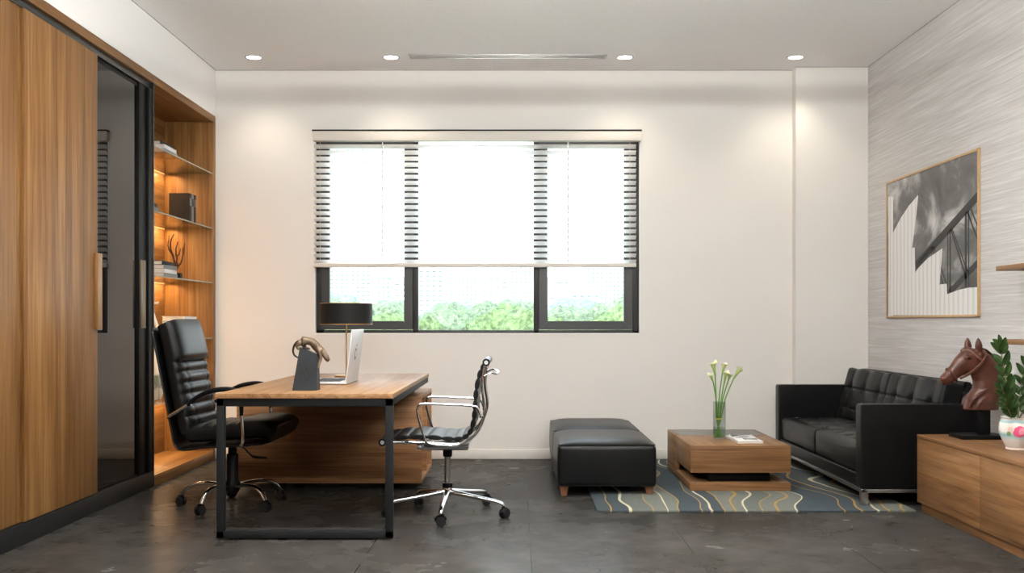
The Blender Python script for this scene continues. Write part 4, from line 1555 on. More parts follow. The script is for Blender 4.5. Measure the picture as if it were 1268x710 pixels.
# ================================================================== UPHOLSTERY
def rbox(mb, x0, x1, y0, y1, z0, z1, r, n=12, disp=None, rs=4, ns=None):
    """subdivided rounded box; disp(local point in -1..1, point, normal) -> new point"""
    h = [(x1 - x0) / 2, (y1 - y0) / 2, (z1 - z0) / 2]
    c = Vector(((x0 + x1) / 2, (y0 + y1) / 2, (z0 + z1) / 2))
    ns = ns or (n, n, n)

    def ticks(a):
        e = [-h[a] + r * (1 - cos(pi / 2 * k_ / rs)) for k_ in range(rs)]
        inner = [-h[a] + r + (2 * h[a] - 2 * r) * k_ / ns[a] for k_ in range(ns[a] + 1)]
        return e + inner + [-v_ for v_ in e[::-1]]
    T = [ticks(a) for a in range(3)]
    b = bmesh.new()
    for ax in range(3):
        u_, v_ = [a for a in range(3) if a != ax]
        for sgn in (-1, 1):
            G = []
            for a_ in T[u_]:
                row = []
                for c_ in T[v_]:
                    p = Vector((0, 0, 0))
                    p[ax], p[u_], p[v_] = sgn * h[ax], a_, c_
                    inn = Vector([min(max(p[i], -h[i] + r), h[i] - r) for i in range(3)])
                    d_ = p - inn
                    nn = d_.normalized()
                    q = inn + nn * r
                    if disp:
                        q = disp(Vector([q[i] / h[i] for i in range(3)]), q, nn)
                    row.append(b.verts.new(q))
                G.append(row)
            for i in range(len(G) - 1):
                for j_ in range(len(G[0]) - 1):
                    b.faces.new((G[i][j_], G[i + 1][j_], G[i + 1][j_ + 1], G[i][j_ + 1]))
    bmesh.ops.remove_doubles(b, verts=b.verts, dist=1e-5)
    bmesh.ops.recalc_face_normals(b, faces=b.faces)
    bmesh.ops.translate(b, vec=c, verts=b.verts)
    return mb.merge(b)


# ---- rug
rug = MB().box(.47, 2.37, 5.93, 8.14, .0, .012, .003)
tag(rug.build('area_rug', 'rug', loc=(.47, 5.93, 0)), 'slate and grey-green rug with wavy gold and cream lines', 'rug')

# ---- ottomans
def ottoman(y0, lab):
    x0, x1, y1 = .255, .895, y0 + .815
    o = thing('ottoman', lab, 'ottoman', ((x0 + x1) / 2, (y0 + y1) / 2, 0), 0, 'square black leather ottomans')

    def dp(u, q, nn):
        e = (1 - abs(u.x) ** 6) * (1 - abs(u.y) ** 5)
        if nn.z > .3:
            q = q + Vector((0, 0, .034 * e * nn.z + .0025 * noise.noise(q * 6) * nn.z))
        if abs(nn.x) > .5:
            q = q + Vector((math.copysign(.010, u.x) * (1 - u.z ** 2) * (1 - u.y ** 4), 0, 0))
        if abs(nn.y) > .5:
            q = q + Vector((0, math.copysign(.010, u.y) * (1 - u.z ** 2) * (1 - u.x ** 4), 0))
        return q
    m = MB()
    rbox(m, x0, x1, y0, y1, .066, .336, .026, 22, dp)
    m.build('cushion_body', 'leather_soft', o, sharp=80)
    pm = MB()
    for z_ in (.334, .072):
        e = .006
        pts = [(x0 + e, y0 + .03, z_), (x0 + .03, y0 + e, z_), (x1 - .03, y0 + e, z_), (x1 - e, y0 + .03, z_), (x1 - e, y1 - .03, z_), (x1 - .03, y1 - e, z_), (x0 + .03, y1 - e, z_), (x0 + e, y1 - .03, z_)]
        pts2 = []
        for a_, b__ in zip(pts, pts[1:] + pts[:1]):
            for k_ in range(3):
                pts2.append(Vector(a_).lerp(Vector(b__), k_ / 3))
        pm.tube(pts2, .0042, seg=8, closed=True)
    pm.build('piping', 'leather', o)
    for xx in (x0 + .012, x1 - .072):
        for yy in (y0 + .02, y1 - .08):
            z_ = .0125 if (xx > .47) else 0
            lm = MB()
            b = bmesh.new()
            i_ = .012
            T_ = [(xx, yy), (xx + .06, yy), (xx + .06, yy + .06), (xx, yy + .06)]
            B_ = [(xx + i_, yy + i_), (xx + .06 - i_, yy + i_), (xx + .06 - i_, yy + .06 - i_), (xx + i_, yy + .06 - i_)]
            vt = [b.verts.new((*p, .070)) for p in T_]
            vb = [b.verts.new((*p, z_)) for p in B_]
            b.faces.new(vt)
            b.faces.new(vb[::-1])
            for q in range(4):
                b.faces.new((vb[q], vb[(q + 1) % 4], vt[(q + 1) % 4], vt[q]))
            bmesh.ops.bevel(b, geom=b.edges[:], offset=.0015, segments=1, affect='EDGES')
            lm.merge(b)
            lm.build('leg', 'leg_wood', o)
    return o


ottoman(6.455, 'front black leather ottoman, nearer the viewer, with tapered wooden legs')
ottoman(7.30, 'rear black leather ottoman, against the window wall behind the front one')

# ---- coffee table
tz = .0125
ct = thing('coffee_table', 'low square walnut coffee table with black glass strip and plinth base', 'coffee table', (1.475, 7.1, tz))
x0, x1, y0, y1 = 1.140, 1.810, 6.617, 7.62
MB().box(x0, x1, y0, y1, tz, .0645, .002).build('base_slab', 'table_wood_y', ct)
bs = MB()
for a in ((x0, x1, y0 - .001, y0 + .015), ):
    bs.box(a[0], a[1], a[2], a[3], tz, .0648, .001)
bs.build('base_front', 'table_wood', ct)
MB().box(x0, x0 + .028, 7.225, y1, .0645, .313, .002).build('side_panel', 'table_wood_y', ct)
MB().box(x1 - .028, x1, 7.225, y1, .0645, .313, .002).build('side_panel', 'table_wood_y', ct)
MB().box(x0 + .028, x1 - .028, y1 - .028, y1, .0645, .313, .002).build('back_panel', 'table_wood', ct)
MB().box(x0 + .028, x1 - .028, 7.225, y1 - .028, .285, .3125).build('glass_top', 'black_top', ct)
dw = MB().box(x0 + .004, x1, 6.617, 7.222, .133, .313, .002).build('drawer_box', 'table_wood_y', ct)
MB().box(x0 + .004, x1, 6.6155, 6.633, .133, .3128, .001).build('drawer_front', 'table_wood', dw)
MB().box(x0 + .14, x1 - .12, 6.70, 7.5, .0645, .133, .001).build('plinth', 'plastic', ct)

# vase with calla lilies
vx, vy, vz_ = 1.413, 7.0, .3135
gv = thing('glass_vase', 'tall clear cylindrical glass vase on the coffee table', 'vase', (vx, vy, vz_))
MB().lathe((vx, vy, vz_), [(0, .0), (.043, 0), (.044, .003), (.044, .262), (.0415, .262), (.0415, .012), (0, .012)], 40).build('vase_body', 'tall_glass', gv)
M['water'] = glass('vase_water', (.80, .90, .78))
MB().lathe((vx, vy, vz_), [(0, .0125), (.0405, .0125), (.0405, .082), (0, .082)], 36).build('water', 'water', gv)
M['stem'] = plain('calla_stem_green', (.12, .27, .045), .4, var=.15, vscale=20)


def calla_mat():
    m, nt, b = new_mat('calla_spathe')
    tc = N(nt, 'ShaderNodeTexCoord')
    sp = N(nt, 'ShaderNodeSeparateXYZ')
    nt.links.new(tc.outputs['Generated'], sp.inputs[0])
    r = ramp(nt, [(0, (.10, .26, .03)), (.4, (.28, .42, .08)), (.75, (.55, .62, .30)), (1, (.78, .78, .66))])
    nt.links.new(sp.outputs['Z'], r.inputs['Fac'])
    nt.links.new(r.outputs[0], b.inputs['Base Color'])
    b.inputs['Roughness'].default_value = .4
    b.inputs['Subsurface Weight'].default_value = .15
    b.inputs['Subsurface Radius'].default_value = (.01, .01, .005)
    return m


M['calla'] = calla_mat()
M['spadix'] = plain('calla_spadix', (.75, .55, .08), .6, var=.1)
heads = [(884.6, 457, 0, -.35, 'calla lily with the widest white bloom, leftmost and highest'), (881.5, 466, -.03, -.5, 'small greenish calla lily lowest on the left of the bunch'),
         (894.4, 456, .03, .15, 'calla lily at the top centre of the bunch'), (894.6, 466, -.03, .05, 'calla lily in the middle of the bunch, facing the room'),
         (900.6, 466, .02, .2, 'slim half-closed calla lily between the middle and rightmost blooms'), (907, 461, -.01, .55, 'calla lily leaning furthest to the right')]
for i, (hx, hy, dy, lean, lab) in enumerate(heads):
    d_ = .0057
    top = Vector(((hx - 642) * d_, vy + dy, 1.13 - (hy - 400) * d_ - .045))
    tie = Vector(((889 - 642) * d_ + (i - 2.5) * .006, vy + dy * .3, .455))
    bot = Vector(((888 - 642) * d_ - (i - 2.5) * .009, vy - dy * .5, vz_ + .014))
    fl = thing('calla_lily', lab, 'flower', tuple(bot), 0, 'calla lilies in the glass vase')
    mid = tie.lerp(top, .5) + Vector(((tie.x - top.x) * .16, 0, 0))
    MB().tube([bot, tie, mid, top], [.0045, .005, .0048, .0045], seg=8, smooth=6).build('stem', 'stem', fl)
    ax = (top - mid).normalized()
    ax = (ax + Vector((lean * .4, 0, 0))).normalized()
    rot = ax.to_track_quat('Z', 'Y').to_matrix().to_4x4()
    sizef = (1.1, .8, .95, .95, .8, 1.05)[i]
    fm_ = MB()

    def fn(u, v_, sizef=sizef, i=i):
        an = 2 * pi * u * 1.12
        r_ = (.0055 + .017 * v_ ** 2.0 + .010 * max(0, v_ - .8) * 5 * (.6 + .4 * cos(an - 1.0))) * sizef
        L_ = .085 * sizef
        tip = max(0, cos(an - pi)) ** 6
        z_ = L_ * v_ * (1 + .14 * tip * v_ ** 2) - .010 * (v_ > .85) * (v_ - .85) * 6 * (1 - tip)
        return ((r_ + .022 * tip * v_ ** 4) * cos(an), (r_ * (1 - .0 * u)) * sin(an), z_)
    fm_.grid(30, 14, fn)
    fm_.xf(Matrix.Translation(top) @ rot @ Matrix.Rotation(lean * 2 + i, 4, 'Z'))
    so = fm_.build('spathe', 'calla', fl, recalc=False, sharp=80)
    MB().tube([(0, 0, .02), (0, 0, .062 * sizef)], [.003, .0022], seg=8).xf(Matrix.Translation(top) @ rot).build('spadix', 'spadix', fl)
tag(MB().lathe(((889 - 642) * .0057, vy, .45), [(.021, 0), (.023, .004), (.021, .010)], 24).build('stem_tie', plain('yellow_band', (.62, .55, .06), .5), loc=((889 - 642) * .0057, vy, .45)),
    'thin yellow band tying the lily stems together', 'band')

# magazines
mg = thing('magazine', 'glossy magazine with a dark picture lying on top of the white book', 'magazine', (1.566, 6.92, .3285), R(-4))
MB().box(-.080, .080, -.165, .165, 0, .006, .001).build('cover', 'cover_white', mg, local=True)
M['mag_grey'] = plain('magazine_photo_grey', (.30, .31, .31), .25, var=.5, vscale=14)
c1 = MB()
c1.prism([(-.074, .02), (-.02, .10), (.06, .13), (.074, .15), (-.074, .155)], 'z', .006, .0064)
c1.prism([(-.06, -.03), (.02, .0), (.05, .055), (-.01, .05), (-.05, .015)], 'z', .006, .0064)
c1.build('cover_picture', 'keyboard', mg, local=True, sharp=10)
MB().box(-.02, .075, -.15, -.04, .006, .0064).build('cover_photo', 'mag_grey', mg, local=True)
bb = thing('book', 'thick white book on the coffee table under the magazine', 'book', (1.566, 6.915, .3135), R(2))
m = MB()
m.box(-.088, .088, -.175, .175, 0, .002)
m.box(-.088, .088, -.175, .175, .0125, .0145)
m.box(-.088, -.086, -.175, .175, 0, .0145)
m.build('cover', 'cover_white', bb, local=True)
MB().box(-.086, .084, -.171, .171, .002, .0125).build('pages', 'paper', bb, local=True)

# ================================================================== SOFA
sf = thing('leather_sofa', 'black leather two-seat tufted sofa with boxy arms and steel base', 'sofa', (2.46, 7.12, .0))
SX0, SX1, SY0, SY1 = 2.10, 2.85, 6.10, 8.135
tA = .10
for a, b_ in ((SY0, SY0 + tA), (SY1 - tA, SY1)):
    m = MB()
    rbox(m, SX0, SX1, a, b_, .108, .628, .012, 4)
    ar = m.build('armrest', 'leather', sf, sharp=80)
    pm = MB()
    for yy in (a + .004, b_ - .004):
        pm.tube([(SX0 + .004, yy, .115), (SX0 + .004, yy, .618), (SX0 + .012, yy, .626), (SX1 - .01, yy, .626)], .0035, seg=6)
    pm.build('piping', 'leather_soft', ar)
m = MB()
rbox(m, SX0 + .012, SX1 - .03, SY0 + tA, SY1 - tA, .108, .192, .008, 4)
m.build('seat_base', 'leather', sf, sharp=80)
m = MB()
rbox(m, 2.765, 2.848, SY0 + tA - .002, SY1 - tA + .002, .108, .70, .012, 4)
m.build('back_panel', 'leather', sf, sharp=80)
ym = (SY0 + SY1) / 2
btn = MB()
for ci, (a, b_) in enumerate(((SY0 + tA + .004, ym - .002), (ym + .002, SY1 - tA - .004))):
    X0, X1, Z0, Z1 = SX0 + .022, 2.66, .192, .365
    hy, hx = (b_ - a) / 2, (X1 - X0) / 2
    bpos = []
    for r_ in range(4):
        for q in range(5 if r_ % 2 == 0 else 4):
            bx = -hx + .10 + r_ * .125
            by = (-2 + q) * .185 if r_ % 2 == 0 else (-1.5 + q) * .185
            if abs(by) < hy - .05:
                bpos.append((bx, by))

    def dp(u, q, nn):
        if nn.z > .2:
            e = (1 - abs(u.x) ** 4) * (1 - abs(u.y) ** 4)
            d_ = .022 * e
            for bx, by in bpos:
                rr = (q.x - bx) ** 2 + (q.y - by) ** 2
                d_ -= .017 * math.exp(-rr / .0011)
            # diamond creases
            for sg_ in (1, -1):
                f_ = ((q.y + sg_ * (q.x + hx - .10) * (.0925 / .125)) / .185) % 1.0
                f_ = min(f_, 1 - f_) * .185
                d_ -= .006 * math.exp(-(f_ / .010) ** 2) * e
            q = q + Vector((0, 0, d_ * nn.z))
        if nn.x < -.4:
            q = q + Vector((-.010 * (1 - u.z ** 2) * (1 - u.y ** 6), 0, 0))
        return q
    m = MB()
    rbox(m, X0, X1, a, b_, Z0, Z1, .022, 12, dp, ns=(34, 56, 4))
    sc_ = m.build('seat_cushion', 'leather_soft', sf, sharp=80)
    bm2 = MB()
    cx_, cy_ = (X0 + X1) / 2, (a + b_) / 2
    for bx, by in bpos:
        bm2.sphere((cx_ + bx, cy_ + by, Z1 + .0075), .010, (1, 1, .5), 2)
    bm2.build('tuft_buttons', 'glossy_button', sc_)
    # back cushion, leaning
    W_, Hh, Th = (b_ - a), .41, .13
    cols = (-.30, 0.0, .30)
    rows = (.045, -.115)

    def db(u, q, nn):
        if nn.x < -.2:
            d_ = .014 * (1 - abs(u.y) ** 4) * (1 - abs(u.z) ** 4)
            for cy2 in cols:
                gy = (q.y - cy2 * W_ / .93)
                up_ = 1 if q.z > rows[1] else .3
                d_ -= .013 * math.exp(-(gy / .020) ** 2) * up_ * (1 - .55 * max(0, u.z))
                for rz in rows:
                    d_ -= .026 * math.exp(-(gy ** 2 + (q.z - rz) ** 2) / .0012)
            for rz in rows:
                d_ -= .009 * math.exp(-((q.z - rz) / .007) ** 2)
            d_ += .006 * cos(q.y * 2 * pi / (.30 * W_ / .93) + pi)
            q = q + Vector((-d_ * -nn.x, 0, 0))
        if nn.z > .3:
            q = q + Vector((0, 0, .006 * (1 - u.y ** 4) + .005 * cos(q.y * 2 * pi / (.30 * W_ / .93) + pi)))
        return q
    m = MB()
    rbox(m, -Th / 2, Th / 2, -W_ / 2, W_ / 2, -Hh / 2, Hh / 2, .024, 12, db, ns=(4, 60, 44))
    m.xf(Matrix.Translation((2.675, cy_, .555)) @ Matrix.Rotation(R(15), 4, 'Y'))
    bcu = m.build('back_cushion', 'leather_soft', sf, sharp=80)
    bm2 = MB()
    for cy2 in cols:
        for rz in rows:
            bm2.sphere((-Th / 2 + .016, cy2 * W_ / .93, rz), .011, (.5, 1, 1), 2)
    bm2.xf(Matrix.Translation((2.675, cy_, .555)) @ Matrix.Rotation(R(15), 4, 'Y'))
    bm2.build('tuft_buttons', 'glossy_button', bcu)
# back frame ends behind the cushions
m = MB()
b2 = bmesh.new()
m.prism([(2.745, .55), (2.785, .765), (2.832, .755), (2.850, .55)], 'y', SY0 + .105, SY1 - .105, bev=.008)
m.build('back_frame', 'leather', sf)
# steel base
m = MB()
m.box(SX0 + .004, SX0 + .030, SY0 + .004, SY1 - .004, .086, .108, .002)
m.box(SX1 - .03, SX1 - .004, SY0 + .004, SY1 - .004, .086, .108, .002)
for yy in (SY0 + .004, SY1 - .030):
    m.box(SX0 + .004, SX1 - .004, yy, yy + .026, .086, .108, .002)
m.build('base_frame', 'steel', sf)
for xx, z_ in ((SX0 + .004, .0125), (SX1 - .046, .0)):
    for yy in (SY0 + .004, SY1 - .046):
        MB().box(xx, xx + .042, yy, yy + .042 if yy < 7 else yy + .042, z_, .1, .002).build('leg', 'steel', sf)

# ================================================================== LOW CABINET ON THE RIGHT
tv = thing('low_cabinet', 'low walnut cabinet along the right wall in the foreground', 'cabinet', (2.63, 4.6, 0))
TX0, TY0, TY1, TZ = 2.39, 2.7, 5.97, .462
MB().box(TX0 - .001, XR - .013, TY0, TY1, TZ - .022, TZ, .0015).build('top', 'tv_wood', tv)
MB().box(TX0 + .02, XR - .013, TY0 + .002, TY1 - .002, .058, TZ - .022).build('carcass', 'tv_wood', tv)
MB().box(TX0 + .022, XR - .013, TY0 + .02, TY1 - .012, 0, .06, .001).build('plinth', 'tv_wood', tv)
ya = TY1
for w_ in (.813, .813, .813, .825):
    MB().box(TX0, TX0 + .019, ya - w_ + .0015, ya - .0015, .058, TZ - .0235, .001).build('door', 'tv_wood', tv)
    ya -= w_

# ---- horse bust on stand
HD, HY = .00469, 5.78
hX = lambda p: (p - 642) * HD
hZ = lambda p: 1.13 - (p - 400) * HD
hb = thing('horse_bust', 'carved reddish-brown horse head on a black stand on the low cabinet', 'statue', (2.66, HY, TZ))
MB().box(2.535, 2.80, 5.68, 5.87, TZ, TZ + .022, .002).build('stand_base', 'plastic', hb)
MB().box(2.672, 2.728, 5.752, 5.808, TZ + .02, hZ(505), .002).build('stand_post', 'plastic', hb)


def loft(bm, secs, seg=28, p=2.3):
    """secs: (x, z, half size across in the xz plane, half thickness y, [cut direction])"""
    rings = []
    n = len(secs)
    for i, s_ in enumerate(secs):
        a_, b__ = secs[max(i - 1, 0)], secs[min(i + 1, n - 1)]
        t = Vector((b__[0] - a_[0], 0, b__[1] - a_[1])).normalized()
        if len(s_) > 4:
            t = Vector((s_[4][0], 0, s_[4][1])).normalized()
        nr = Vector((t.z, 0, -t.x))
        ring = []
        for k_ in range(seg):
            ph = 2 * pi * k_ / seg
            cc, ss = cos(ph), sin(ph)
            ring.append(bm.verts.new(Vector((s_[0], HY, s_[1])) + nr * (s_[2] * math.copysign(abs(cc) ** (2 / p), cc)) + Vector((0, s_[3] * math.copysign(abs(ss) ** (2 / p), ss), 0))))
        rings.append(ring)
    for A, B in zip(rings, rings[1:]):
        for k_ in range(seg):
            k2 = (k_ + 1) % seg
            bm.faces.new((A[k_], A[k2], B[k2], B[k_]))
    bm.faces.new(rings[0][::-1])
    bm.faces.new(rings[-1])


hm = MB()
q = lambda x, y, h_, t_, *d_: (hX(x), hZ(y), h_ * HD, t_, *d_)
head = [q(1165.5, 473, 3.5, .016), q(1167.5, 472, 6.5, .027), q(1171.5, 470, 7.8, .032), q(1176.5, 466, 8.0, .031), q(1183, 459.5, 9.2, .034), q(1190.5, 453, 12.5, .044),
        q(1198, 448.5, 15.5, .053), q(1205, 445.5, 15, .054), q(1212, 443, 11, .044), q(1217, 442, 6, .03)]
neck = [q(1214, 507.5, 21.5, .062, (.0, 1)), q(1216, 496, 20.5, .066, (.1, 1)), q(1221, 483, 16.6, .062, (.1, 1)), q(1222, 470, 17.0, .058), q(1218.5, 458, 17.5, .054), q(1213, 448, 15, .05), q(1207, 441, 10, .04)]
for sec in (head, neck):
    t = bmesh.new()
    loft(t, [s_ for s_ in sec])
    bmesh.ops.recalc_face_normals(t, faces=t.faces)
    hm.merge(t)
for dy in (-.040, .040):      # cheeks, nostril and eye sockets
    hm.sphere((hX(1202), HY + dy * .75, hZ(452)), .052, (1, .42, 1.05), 3)
    hm.sphere((hX(1168.8), HY + dy * .62, hZ(469)), .013, (1, .7, 1), 2)
    hm.sphere((hX(1195), HY + dy, hZ(443.0)), .021, (1.3, .7, .85), 2)
    e0 = Vector((hX(1209.5 if dy < 0 else 1201.5), HY + dy * .70, hZ(435)))
    e1 = Vector((hX(1207.8 if dy < 0 else 1200.8), HY + dy * .80, hZ(418)))
    hm.tube([e0, e0.lerp(e1, .35), e0.lerp(e1, .7), e1], [.018, .023, .017, .003], seg=12, smooth=3, flat=.7, up=(0, 1, 0))
hm.tube([(hX(1190), HY, hZ(436)), (hX(1194), HY, hZ(433)), (hX(1200), HY, hZ(433.5)), (hX(1206), HY, hZ(434))], [.010, .014, .014, .012], seg=10, smooth=3)
for dy in (-1, 1):   # carved folds of the chest
    hm.tube([(hX(1196), HY + dy * .050, hZ(503)), (hX(1200), HY + dy * .058, hZ(494)), (hX(1208), HY + dy * .062, hZ(487)), (hX(1219), HY + dy * .060, hZ(481))], [.008, .010, .008, .003], seg=8, smooth=4)
    hm.tube([(hX(1205), HY + dy * .056, hZ(504)), (hX(1209), HY + dy * .063, hZ(496)), (hX(1218), HY + dy * .063, hZ(489))], [.007, .008, .003], seg=8, smooth=4)
ho = hm.build('horse_head', 'horse', hb)
rm = ho.modifiers.new('r', 'REMESH')
rm.mode = 'VOXEL'
rm.voxel_size = .0042
smo = ho.modifiers.new('s', 'SMOOTH')
smo.factor = .5
smo.iterations = 4
evaluated(ho)
# tack: noseband, cheek straps, brow band
tk = MB()


def ringband(x, y, h_, th, tilt_, w_):
    """strap round the muzzle"""
    pts = []
    c = Vector((hX(x), HY, hZ(y)))
    d_ = Vector((cos(tilt_), 0, sin(tilt_)))
    for k_ in range(28):
        ph = 2 * pi * k_ / 28
        pts.append(c + d_ * (h_ * HD * math.copysign(abs(cos(ph)) ** .87, cos(ph))) + Vector((0, th * math.copysign(abs(sin(ph)) ** .87, sin(ph)), 0)))
    tk.tube(pts, w_, seg=8, closed=True)


ringband(1178, 465, 9.8, .0385, R(122), .006)
for dy in (-1, 1):
    tk.tube([(hX(1184.5), HY + dy * .040, hZ(468.5)), (hX(1194), HY + dy * .056, hZ(463)), (hX(1203), HY + dy * .065, hZ(455)), (hX(1211), HY + dy * .060, hZ(447)), (hX(1216), HY + dy * .052, hZ(439)), (hX(1214), HY + dy * .03, hZ(433.5))],
            .0075, seg=8, smooth=5, flat=.6, up=(0, 1, 0))
    tk.tube([(hX(1192), HY + dy * .012, hZ(433.5)), (hX(1198), HY + dy * .034, hZ(434.5)), (hX(1204), HY + dy * .052, hZ(440)), (hX(1211), HY + dy * .062, hZ(447))], .0075, seg=8, smooth=5, flat=.6, up=(0, 1, 0))
tk.build('bridle', 'horse_dark', hb)
ee = MB()
for dy in (-1, 1):
    ee.sphere((hX(1195.2), HY + dy * .050, hZ(443.3)), .0115, (1.2, .8, .8), 3)
ee.build('eyes', 'horse_mane', hb)
mn = MB()
mn.tube([(hX(1213), HY, hZ(431.5)), (hX(1222), HY, hZ(436)), (hX(1231.5), HY, hZ(446)), (hX(1238), HY, hZ(458)), (hX(1240), HY, hZ(472)), (hX(1239), HY, hZ(486))], [.008, .012, .013, .013, .012, .008], seg=10, smooth=6, flat=.8, up=(0, 1, 0))
mn.build('mane', 'horse_mane', hb)
# ---- potted zz plant
PX, PY = 2.628, 5.245


def pot_mat():
    m, nt, b = new_mat('painted_porcelain')
    L = nt.links
    tc = N(nt, 'ShaderNodeTexCoord')
    sp = N(nt, 'ShaderNodeSeparateXYZ')
    L.new(tc.outputs['Object'], sp.inputs[0])
    n = N(nt, 'ShaderNodeTexNoise', Scale=22.0, Detail=3.0)
    L.new(tc.outputs['Object'], n.inputs['Vector'])
    zz = N(nt, 'ShaderNodeMath', operation='MULTIPLY_ADD')
    L.new(n.outputs['Fac'], zz.inputs[0])
    zz.inputs[1].default_value = .02
    L.new(sp.outputs['Z'], zz.inputs[2])
    mr = N(nt, 'ShaderNodeMapRange')
    mr.inputs['From Max'].default_value = .18
    L.new(zz.outputs[0], mr.inputs['Value'])
    W_, T_, T2 = (.78, .75, .70), (.30, .52, .55), (.45, .63, .64)
    r = ramp(nt, [(0, (.70, .62, .56)), (.36, (.74, .70, .66)), (.44, T2), (.50, T_), (.56, T2), (.60, W_), (.84, W_), (.88, T_), (.92, T2), (.96, (.8, .78, .74))])
    L.new(mr.outputs[0], r.inputs['Fac'])
    last = r.outputs[0]
    for (cx_, cy_, cz_, rad, col) in ((-.030, -.080, .100, .030, (.72, .10, .22)), (-.018, -.084, .104, .015, (.85, .30, .42)), (.03, -.080, .115, .026, (.75, .12, .25)),
                                      (-.062, -.058, .112, .018, (.80, .55, .50)), (-.070, -.05, .088, .012, (.18, .30, .12)), (-.002, -.086, .082, .010, (.20, .32, .12)), (.06, -.06, .095, .014, (.2, .32, .12))):
        ds = N(nt, 'ShaderNodeVectorMath', operation='DISTANCE')
        L.new(tc.outputs['Object'], ds.inputs[0])
        ds.inputs[1].default_value = (cx_, cy_, cz_)
        nn = N(nt, 'ShaderNodeMath', operation='MULTIPLY_ADD')
        L.new(n.outputs['Fac'], nn.inputs[0])
        nn.inputs[1].default_value = .028
        L.new(ds.outputs['Value'], nn.inputs[2])
        lt_ = N(nt, 'ShaderNodeMath', operation='LESS_THAN')
        L.new(nn.outputs[0], lt_.inputs[0])
        lt_.inputs[1].default_value = rad + .014
        mx = N(nt, 'ShaderNodeMix', data_type='RGBA')
        L.new(lt_.outputs[0], mx.inputs['Factor'])
        L.new(last, mx.inputs['A'])
        mx.inputs['B'].default_value = (*col, 1)
        last = mx.outputs['Result']
    L.new(last, b.inputs['Base Color'])
    b.inputs['Roughness'].default_value = .18
    return m


pp_ = thing('potted_plant', 'glossy green houseplant in a white porcelain pot painted with pink flowers', 'plant', (PX, PY, TZ))
MB().lathe((PX, PY, TZ), [(0, .001), (.056, .001), (.058, .006), (.056, .012), (.070, .04), (.086, .08), (.091, .11), (.087, .14), (.078, .158), (.080, .168), (.084, .172), (.080, .174), (.074, .166), (.07, .15), (0, .15)], 48).build('pot', pot_mat(), pp_)
MB().lathe((PX, PY, TZ), [(0, .156), (.070, .154)], 24).build('soil', 'coral', pp_)
M['zz_leaf'] = plain('zz_leaf_green', (.030, .062, .018), .28, var=.35, vscale=14)
M['zz_stem'] = plain('zz_stem_green', (.13, .15, .05), .4, var=.2)
rnd = random.Random(11)


def leaf(mb, base, d_, up, L_, W_):
    d_ = d_.normalized()
    sd = d_.cross(up).normalized()
    nn = sd.cross(d_).normalized()

    def fn(u, v_):
        t = u
        w_ = W_ * (max(0.0, sin(pi * min(1, .04 + .96 * t ** .85))) ** .6)
        s_ = (v_ - .5) * 2
        return base + d_ * (L_ * t) + sd * (w_ * s_ / 2) + nn * (abs(s_) * w_ * .22 - .16 * L_ * t * t)
    mb.grid(9, 4, fn)


def frond(pts, n, L0, name='frond', t0=.22):
    P = sample(pts, 40)
    f = MB().tube(P, [.0052 * (1 - .6 * i / 39) for i in range(40)], seg=8)
    fo = f.build('stem', 'zz_stem', pp_)
    lf = MB()
    for i in range(n):
        t = t0 + (1 - t0) * i / (n - 1)
        k_ = min(int(t * 39), 38)
        p = P[k_]
        ax = (P[k_ + 1] - P[k_]).normalized()
        L_ = L0 * (.75 + .35 * sin(pi * (i + 1) / (n + 1))) * (1 if i < n - 1 else .8)
        side = Vector((0.86, -.5, 0))
        if i == n - 1:
            leaf(lf, p, ax, Vector((0, -1, .2)), L_, L_ * .5)
            continue
        for s_ in (-1, 1):
            dd = ax * (1.0 + .4 * t) + side * s_ * .75 + Vector((rnd.uniform(-.12, .12), rnd.uniform(-.12, .12), rnd.uniform(-.1, .1)))
            leaf(lf, p, dd, Vector((rnd.uniform(-.2, .2), -1, .45)), L_ * rnd.uniform(.9, 1.1), L_ * .50)
    lf.build('leaves', 'zz_leaf', fo, recalc=False, sharp=80)


pxp = lambda x, y, dy=0: ((x - 642) * .004255, PY + dy, 1.13 - (y - 400) * .004255)
frond([pxp(1254, 523), pxp(1250, 500, -.01), pxp(1244, 470, -.015), pxp(1238, 440, -.02), pxp(1235.5, 424, -.025)], 8, .070, t0=.20)
frond([pxp(1250, 523, -.01), pxp(1243, 508, -.05), pxp(1235, 490, -.08), pxp(1228, 474, -.10)], 5, .064, t0=.25)
frond([pxp(1251, 524, -.02), pxp(1245, 515, -.06), pxp(1236, 504, -.10), pxp(1230, 498, -.12)], 3, .060, t0=.35)
frond([pxp(1260, 523, 0), pxp(1263, 500, .01), pxp(1268, 470, .02), pxp(1276, 440, .02)], 7, .068)
frond([pxp(1262, 523, .02), pxp(1272, 505, .02), pxp(1284, 485, .03), pxp(1292, 470, .04)], 5, .064)
frond([pxp(1257, 523, .02), pxp(1256, 500, .05), pxp(1256, 478, .08), pxp(1254, 455, .11)], 6, .064)

# ================================================================== OUTSIDE
GZ = -14
struct(MB().box(-700, 700, 12, 1500, GZ - 1, GZ).build('ground_outside', plain('pale_ground', (.30, .33, .26), .9, var=.3, vscale=.02)))


